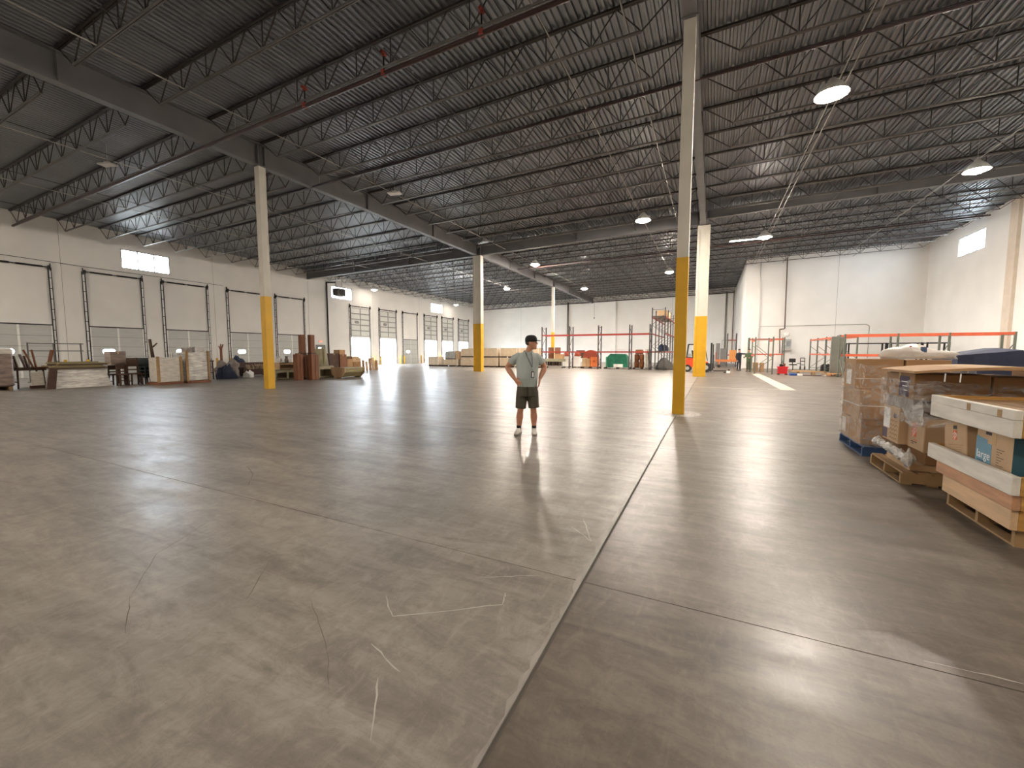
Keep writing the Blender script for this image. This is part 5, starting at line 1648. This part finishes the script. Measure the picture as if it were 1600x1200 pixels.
for s in (-.45, 0, .45):
    MB().b2(s - .05, s + .05, -.55, .55, 0, .14).obj('skid', WOODP, t)
# ================================================================== PEOPLE
def ringp(c, d, r, n=12, ry=None, hint=None):
    c = Vector(c); d = Vector(d).normalized()
    h = Vector(hint) if hint else (Vector((0, 1, 0)) if abs(d.y) < .9 else Vector((1, 0, 0)))
    a = d.cross(h).normalized()
    b_ = a.cross(d).normalized()
    ry = r if ry is None else ry
    return [c + a * (r * math.cos(2 * PI * i / n)) + b_ * (ry * math.sin(2 * PI * i / n)) for i in range(n)]
def limb(mb, seq, n=12, flat=False):
    P = [Vector(s[:3]) for s in seq]
    rr = []
    for i, s in enumerate(seq):
        d = P[min(i + 1, len(P) - 1)] - P[max(i - 1, 0)]
        rr.append(ringp(P[i], d, s[3], n))
    # rounded ends
    d0 = (P[0] - P[1]).normalized(); d1 = (P[-1] - P[-2]).normalized()
    rr.insert(0, ringp(P[0] + d0 * seq[0][3] * .7, -d0, seq[0][3] * .55, n))
    if not flat:
        rr.append(ringp(P[-1] + d1 * seq[-1][3] * .7, d1, seq[-1][3] * .55, n))
    mb.loft(rr)
def ellring(z, cx, cy, rx, ry, n=20, p=2.0):
    out = []
    for i in range(n):
        a = 2 * PI * i / n
        c, s = math.cos(a), math.sin(a)
        out.append((cx + rx * (abs(c) ** (2 / p)) * (1 if c > 0 else -1), cy + ry * (abs(s) ** (2 / p)) * (1 if s > 0 else -1), z))
    return out
def torso(mb, rows, grow=0.0):
    mb.loft([ellring(z, cx, cy, rx + grow, ry + grow, 20, 2.3) for z, cx, cy, rx, ry in rows])
def head_into(mb, c, yaw, s=1.0):
    """c: chin-level centre; face points to -Y before yaw"""
    rows = [(-.004, .030, .032, -.060), (.02, .048, .054, -.050), (.055, .062, .080, -.022), (.09, .070, .094, -.004), (.13, .075, .101, .003), (.17, .073, .099, .006), (.205, .060, .082, .009), (.228, .036, .05, .010), (.238, .010, .014, .010)]
    R = rotz(yaw)
    rr = []
    for z, rx, ry, cy in rows:
        ring = [Vector(p) for p in ellring(z * s, 0, cy * s, rx * s, ry * s, 18)]
        rr.append([Vector(c) + R @ p for p in ring])
    mb.loft(rr)
    def el(p, r):
        t = MB().ell((0, 0, 0), tuple(v * s for v in r), 10, 8)
        mb.add([Vector(c) + R @ (Vector(q) + Vector(p) * s) for q in t.v], t.f)
    el((0, -.106, .098), (.014, .020, .020))      # nose tip
    el((0, -.098, .118), (.011, .014, .030))      # nose bridge
    el((0, -.090, .140), (.042, .014, .012))      # brow
    el((0, -.094, .062), (.024, .010, .007))      # upper lip
    el((0, -.092, .050), (.021, .010, .007))      # lower lip
    el((0, -.082, .018), (.026, .020, .016))      # chin
    for q in (-1, 1):
        el((q * .073, .012, .105), (.010, .022, .032))   # ears
        el((q * .038, -.070, .085), (.022, .020, .020))  # cheeks
def hand_into(mb, wrist, palm_dir, spread_dir, normal, curl, s=1.0, thumb=1):
    """palm then four unequal bent fingers and a thumb from the side of the palm"""
    w_ = Vector(wrist); d = Vector(palm_dir).normalized(); sp = Vector(spread_dir)
    sp = (sp - d * sp.dot(d)).normalized()
    nn = d.cross(sp).normalized()
    if nn.dot(Vector(normal)) < 0: nn = -nn
    # palm as flattened loft
    rr = []
    for f, hw, th in ((-.01, .026, .020), (.02, .034, .019), (.055, .042, .017), (.085, .043, .015)):
        c = w_ + d * f * s
        rr.append([c + sp * (hw * s * math.cos(2 * PI * i / 12)) + nn * (th * s * math.sin(2 * PI * i / 12)) for i in range(12)])
    mb.loft(rr)
    for k, (off, L, r_) in enumerate(((-.032, .066, .0095), (-.011, .078, .0100), (.011, .073, .0097), (.031, .056, .0085))):
        b_ = w_ + d * .080 * s + sp * off * s
        fan = (d + sp * off * 5.0).normalized()
        p1 = b_ + (fan * .45 + nn * curl * .10) * L * s
        p2 = p1 + (fan * .33 + nn * curl * .22) * L * s
        p3 = p2 + (fan * .22 + nn * curl * .26) * L * s
        limb(mb, [(*b_, r_ * s * 1.05), (*p1, r_ * s), (*p2, r_ * s * .92), (*p3, r_ * s * .8)], 8)
    tb = w_ + d * .022 * s - sp * (.030 * s * thumb)
    t1 = tb + (d * .4 - sp * thumb * .75) * .042 * s
    t2 = t1 + (d * .75 - sp * thumb * .35 + nn * curl * .2) * .034 * s
    limb(mb, [(*tb, .014 * s), (*t1, .0115 * s), (*t2, .0095 * s)], 8)

SKIN = M('skin', 'bd8769', .5, 0, .08, 12, .05, 80)
SHIRT = M('grey_polo', 'a9b1ad', .85, 0, .07, 5, .35, 9, (1, 1, .35))
COLLAR = M('polo_collar', '9da5a1', .85, 0, .05)
SHORTS = M('olive_shorts', '4d4a3c', .85, 0, .12, 6, .35, 10)
CAPM = M('black_cap', '1d1c1b', .8, 0, .15)
SHOE = M('white_shoe', 'd9d4ca', .6, 0, .08, 12)
SOLE = M('shoe_sole', '8d877d', .7)
SOCK = M('black_sock', '16151a', .85)
HAIR = M('short_grey_hair', '3f3733', .9)

t = thing('person', 'person in a grey polo, olive shorts and black cap, hands on hips, looking aside', 'person', (-3.04, 6.84, 0), math.radians(24.0))
TR = [(.80, .030, .005, .175, .135), (.88, .030, 0, .180, .140), (.95, .026, -.004, .184, .146), (1.05, .024, -.016, .186, .156), (1.15, .026, -.014, .190, .152), (1.25, .030, -.006, .198, .142), (1.34, .032, .0, .202, .128), (1.42, .032, .004, .196, .112), (1.475, .034, .008, .160, .092), (1.515, .036, .008, .100, .072), (1.54, .040, .006, .066, .060)]
armL = [(-.135, .005, 1.440, .066), (-.205, .020, 1.385, .062), (-.285, .045, 1.305, .056), (-.335, .060, 1.235, .051), (-.300, .02, 1.180, .053), (-.248, -.040, 1.105, .045), (-.198, -.094, 1.034, .032)]
armR = [(.200, .005, 1.432, .066), (.250, .020, 1.380, .061), (.310, .045, 1.310, .055), (.344, .060, 1.240, .050), (.326, .030, 1.180, .052), (.292, -.008, 1.110, .044), (.259, -.045, 1.042, .032)]
legL = [(-.065, .0, .84, .100), (-.078, -.005, .66, .082), (-.088, -.012, .50, .058), (-.098, .012, .42, .056), (-.108, .028, .33, .066), (-.116, .030, .22, .050), (-.122, .026, .12, .036), (-.124, .02, .07, .036)]
legR = [(.125, .0, .84, .100), (.134, -.005, .66, .082), (.140, -.012, .50, .058), (.148, .012, .42, .056), (.154, .028, .33, .066), (.155, .030, .22, .050), (.155, .026, .12, .036), (.156, .02, .07, .036)]
b = MB()
torso(b, TR, -.016)
limb(b, [(.045, .012, 1.50, .062), (.062, .004, 1.56, .058), (.085, -.004, 1.62, .058)], 14)
YAW = math.radians(76)
HC = (.100, -.006, 1.572)
head_into(b, HC, YAW)
for a in (armL, armR, legL, legR):
    limb(b, a, 14)
hand_into(b, (-.196, -.098, 1.030), (.62, -.42, -.62), (-.50, .15, -.80), (.3, 1, .1), .30, 1.05, 1)
hand_into(b, (.258, -.048, 1.036), (-.16, -.30, -.95), (-.10, -.95, .25), (-1, .2, 0), .25, 1.05, 1)
for lx, ly, ang in ((-.124, .02, -.30), (.156, .02, .10)):
    d = Vector((math.sin(ang), -math.cos(ang), 0))
    p0 = Vector((lx, ly, .055))
    limb(b, [(*(p0 - d * .05), .036), (*(p0 + d * .05), .036), (*(p0 + d * .14 + Vector((0, 0, -.015))), .032)], 10)
body = remeshed(b, 'body', SKIN, .0075, 3, t)
# eyes
R = rotz(YAW)
for q in (-1, 1):
    e = MB().ell((0, 0, 0), (.012, .007, .008), 8, 6).obj('eye', M('eye_dark', '2b211d', .3), t, True)
    e.location = Vector(HC) + R @ Vector((q * .031, -.094, .118))
# polo shirt with sleeves
s_ = MB()
torso(s_, [r for r in TR if .86 < r[0] < 1.53], .006)
limb(s_, [(-.115, .005, 1.445, .078), (-.20, .018, 1.392, .078), (-.272, .038, 1.318, .078)], 16, True)
limb(s_, [(.182, .005, 1.436, .078), (.245, .018, 1.386, .076), (.304, .038, 1.318, .074)], 16, True)
shirt = remeshed(s_, 'polo_shirt', SHIRT, .009, 4, t)
cl = MB()
rr = []
for k in range(25):
    an = math.radians(-80 + 340 * k / 24)          # open at the front
    fr = max(0.0, math.cos(an + PI / 2)) ** 2       # 1 towards the chest
    ca, sa = math.cos(an), math.sin(an)
    cx_, cy_ = .044, .006
    rr.append([(cx_ + .070 * ca, cy_ + .066 * sa, 1.548 - .030 * fr), (cx_ + .076 * ca, cy_ + .072 * sa, 1.552 - .030 * fr), (cx_ + .100 * ca, cy_ + (.094 + .022 * fr) * sa, 1.508 - .052 * fr),
               (cx_ + .094 * ca, cy_ + (.088 + .02 * fr) * sa, 1.506 - .052 * fr)])
cl.loft(rr).obj('collar', COLLAR, t, True)
_q = MB().b2(.030, .058, -.152, -.146, 1.36, 1.47).obj('placket', COLLAR, t)
_q.rotation_euler = (math.radians(-14), 0, 0); _q.location = (0, .308, .03)
# shorts
p = MB()
torso(p, [(.97, .026, -.002, .180, .142), (.88, .030, 0, .188, .148), (.80, .030, .004, .196, .150), (.72, .030, .004, .196, .142)], .0)
limb(p, [(-.062, .0, .80, .108), (-.076, -.004, .68, .104), (-.084, -.008, .58, .100), (-.090, -.008, .49, .099)], 18, True)
limb(p, [(.124, .0, .80, .108), (.136, -.004, .68, .104), (.144, -.008, .58, .100), (.152, -.008, .50, .101)], 18, True)
remeshed(p, 'shorts', SHORTS, .009, 2, t)
MB().b2(.022, .034, -.168, -.150, .70, .90).obj('fly_seam', M('seam_dark', '34322a', .9), t)
# cap with brim, hair at the nape
cp = MB()
rr = []
for z, k in ((.135, 1.07), (.165, 1.09), (.20, 1.05), (.232, .86), (.250, .56), (.256, .16)):
    rr.append([Vector(HC) + R @ Vector(q) for q in ellring(z, 0, .004, .077 * k, .104 * k, 20)])
cp.loft(rr)
cp.obj('cap', CAPM, t, True)
br = MB()
rr = []
for f in (0, .5, 1):
    y = -.085 - .075 * f
    hw = .072 * (1 - .35 * f * f)
    rr.append([Vector(HC) + R @ Vector(q) for q in ((-hw, y, .150 - .006 * f), (0, y - .012, .158 - .006 * f), (hw, y, .150 - .006 * f), (hw, y, .156 - .006 * f), (0, y - .012, .165 - .006 * f), (-hw, y, .156 - .006 * f))])
br.loft(rr).obj('cap_brim', CAPM, t, True)
lg = MB().ell((0, 0, 0), (.016, .003, .014), 10, 6).obj('cap_badge', LABELW, t)
lg.location = Vector(HC) + R @ Vector((.0, -.112, .185)); lg.rotation_euler = (0, 0, YAW)
hr = MB()
rr = []
for z, k in ((.075, .80), (.10, 1.0), (.140, 1.05)):
    rr.append([Vector(HC) + R @ Vector((.076 * k * math.sin(a), .008 + .101 * k * math.cos(a), z)) for a in [-1.5 + 3.0 * i / 12 for i in range(13)]])
hr.loft(rr, cap=False, close=False).obj('hair', HAIR, t, True)
# sunglasses arm
MB().bar(Vector(HC) + R @ Vector((-.079, .02, .122)), Vector(HC) + R @ Vector((-.056, -.088, .120)), .004).obj('glasses_arm', BLACK, t)
# lanyard with whistle clip and badge
ly = MB().path([(-.005, -.085, 1.515), (.03, -.150, 1.42), (.085, -.172, 1.31), (.112, -.176, 1.245)], .005, 6).path([(.10, -.085, 1.515), (.115, -.140, 1.42), (.118, -.168, 1.31), (.116, -.176, 1.245)], .005, 6)
la = ly.obj('lanyard', M('lanyard_dark', '2f3a40', .7), t)
MB().ell((.114, -.180, 1.232), (.014, .010, .018), 10, 8).obj('clip', GALV, la, True)
MB().bar((.116, -.18, 1.215), (.122, -.182, 1.175), .006).obj('reel_cord', M('lanyard_dark', '2f3a40', .7), la)
bd = MB().b2(.098, .152, -.192, -.184, 1.060, 1.175).obj('badge_holder', M('badge_black', '1b1d20', .5), t)
MB().b2(.112, .142, -.1935, -.192, 1.075, 1.160).obj('badge_card', WHPR, bd)
# socks and shoes
for lx, ly_, ang in ((-.124, .02, -.30), (.156, .02, .10)):
    MB().loft([ellring(.105, lx, ly_ + .004, .041, .043, 14), ellring(.14, lx, ly_ + .004, .042, .044, 14), ellring(.165, lx, ly_ + .006, .043, .046, 14)]).obj('sock', SOCK, t, True)
    d = Vector((math.sin(ang), -math.cos(ang), 0)); n = Vector((d.y, -d.x, 0))
    so, up = MB(), MB()
    def foot(z, scale, heel, toe, m, zs):
        pass
    outline = [(-.085, .0), (-.075, .034), (-.02, .038), (.06, .044), (.13, .046), (.175, .034), (.195, .0), (.175, -.032), (.13, -.042), (.06, -.040), (-.02, -.036), (-.075, -.034)]
    base = Vector((lx, ly_, 0))
    so.loft([[base + d * a * k + n * c_ * k + Vector((0, 0, z)) for a, c_ in outline] for z, k in ((0, .97), (.012, 1.03), (.032, 1.02))])
    so.obj('shoe_sole', SOLE, t)
    rr = []
    for z, k, sh, toe in ((.032, 1.0, 0, 1.0), (.055, .97, 0, .95), (.080, .88, -.006, .72), (.105, .78, -.012, .45), (.125, .74, -.014, .30)):
        rr.append([base + d * (a * k * (toe if a > .03 else 1) + sh) + n * c_ * k + Vector((0, 0, z)) for a, c_ in outline])
    up.loft(rr).obj('shoe_upper', SHOE, t, True)
    MB().bar(base + d * .05 + Vector((0, 0, .098)), base + d * .12 + Vector((0, 0, .072)), .035, .006).obj('laces', LABELW, t)

# ---- two workers far back on the right
def worker(label, loc, rz, top, legs, headm, arm_pose):
    t = thing('person', label, 'person', loc, rz)
    b = MB()
    rows = [(.82, 0, 0, .155, .11), (.95, 0, 0, .165, .115), (1.1, 0, 0, .165, .12), (1.25, 0, 0, .18, .12), (1.38, 0, 0, .18, .105), (1.44, 0, 0, .14, .085), (1.48, 0, 0, .07, .06)]
    torso(b, rows, -.02)
    limb(b, [(0, 0, 1.46, .055), (0, 0, 1.56, .055)], 10)
    head_into(b, (0, 0, 1.52), .6)
    for a in arm_pose:
        limb(b, [(*q, r_) for q, r_ in zip(a, (.045, .042, .036, .028))], 10)
        w_ = Vector(a[-1]); d = (Vector(a[-1]) - Vector(a[-2])).normalized()
        hand_into(b, w_, d, d.cross(Vector((0, 1, .1))), (0, -1, 0), .3, 1.0, 1)
    for s in (-1, 1):
        limb(b, [(s * .085, 0, .84, .08), (s * .10, -.01, .5, .055), (s * .10, .01, .1, .04), (s * .10, -.06, .05, .038), (s * .10, -.15, .04, .034)], 10)
    remeshed(b, 'body', SKIN, .014, 2, t)
    s_ = MB()
    torso(s_, rows, .012)
    for a in arm_pose:
        limb(s_, [(*q, r_) for q, r_ in zip(a, (.068, .060, .050, .042))], 12)
    remeshed(s_, 'jacket', top, .014, 2, t)
    p = MB()
    torso(p, [(.95, 0, 0, .16, .115), (.80, 0, 0, .175, .125), (.74, 0, 0, .17, .12)], .0)
    for s in (-1, 1):
        limb(p, [(s * .085, 0, .80, .095), (s * .10, -.01, .5, .078), (s * .10, .005, .13, .065)], 12)
    remeshed(p, 'trousers', legs, .014, 2, t)
    for s in (-1, 1):
        MB().loft([[(s * .10 + x, y, z) for x, y in ((-.045, .07), (.045, .07), (.05, -.1), (.03, -.2), (-.03, -.2), (-.05, -.1))] for z in (0, .07)]).obj('shoe', BLACK, t)
    MB().ell((0, .01, 1.70), (.088, .112, .075), 12, 8).obj('hood' if headm is NAVYK else 'hair', headm, t, True)
    return t
NAVYK = M('navy_jacket', '1d222c', .85, 0, .1)
GREENJ = M('green_work_jacket', '46553c', .85, 0, .15, 6)
worker('person in dark hooded jacket and trousers with an arm stretched out to the right', (2.08, 38.6, 0), math.radians(20), NAVYK, M('dark_trousers', '22242a', .85), NAVYK,
       [[(.17, 0, 1.38), (.36, -.06, 1.36), (.52, -.12, 1.36), (.66, -.16, 1.34)], [(-.17, 0, 1.38), (-.22, .03, 1.12), (-.20, -.08, .92), (-.19, -.14, .84)]])
worker('person in green work clothes standing at the nearest grey-green rack', (2.66, 36.75, 0), math.radians(-20), GREENJ, M('green_trousers', '4a503f', .85), HAIR,
       [[(.17, 0, 1.38), (.24, -.05, 1.14), (.20, -.24, 1.05), (.16, -.32, 1.06)], [(-.17, 0, 1.38), (-.26, -.05, 1.14), (-.28, -.24, 1.08), (-.26, -.34, 1.12)]])
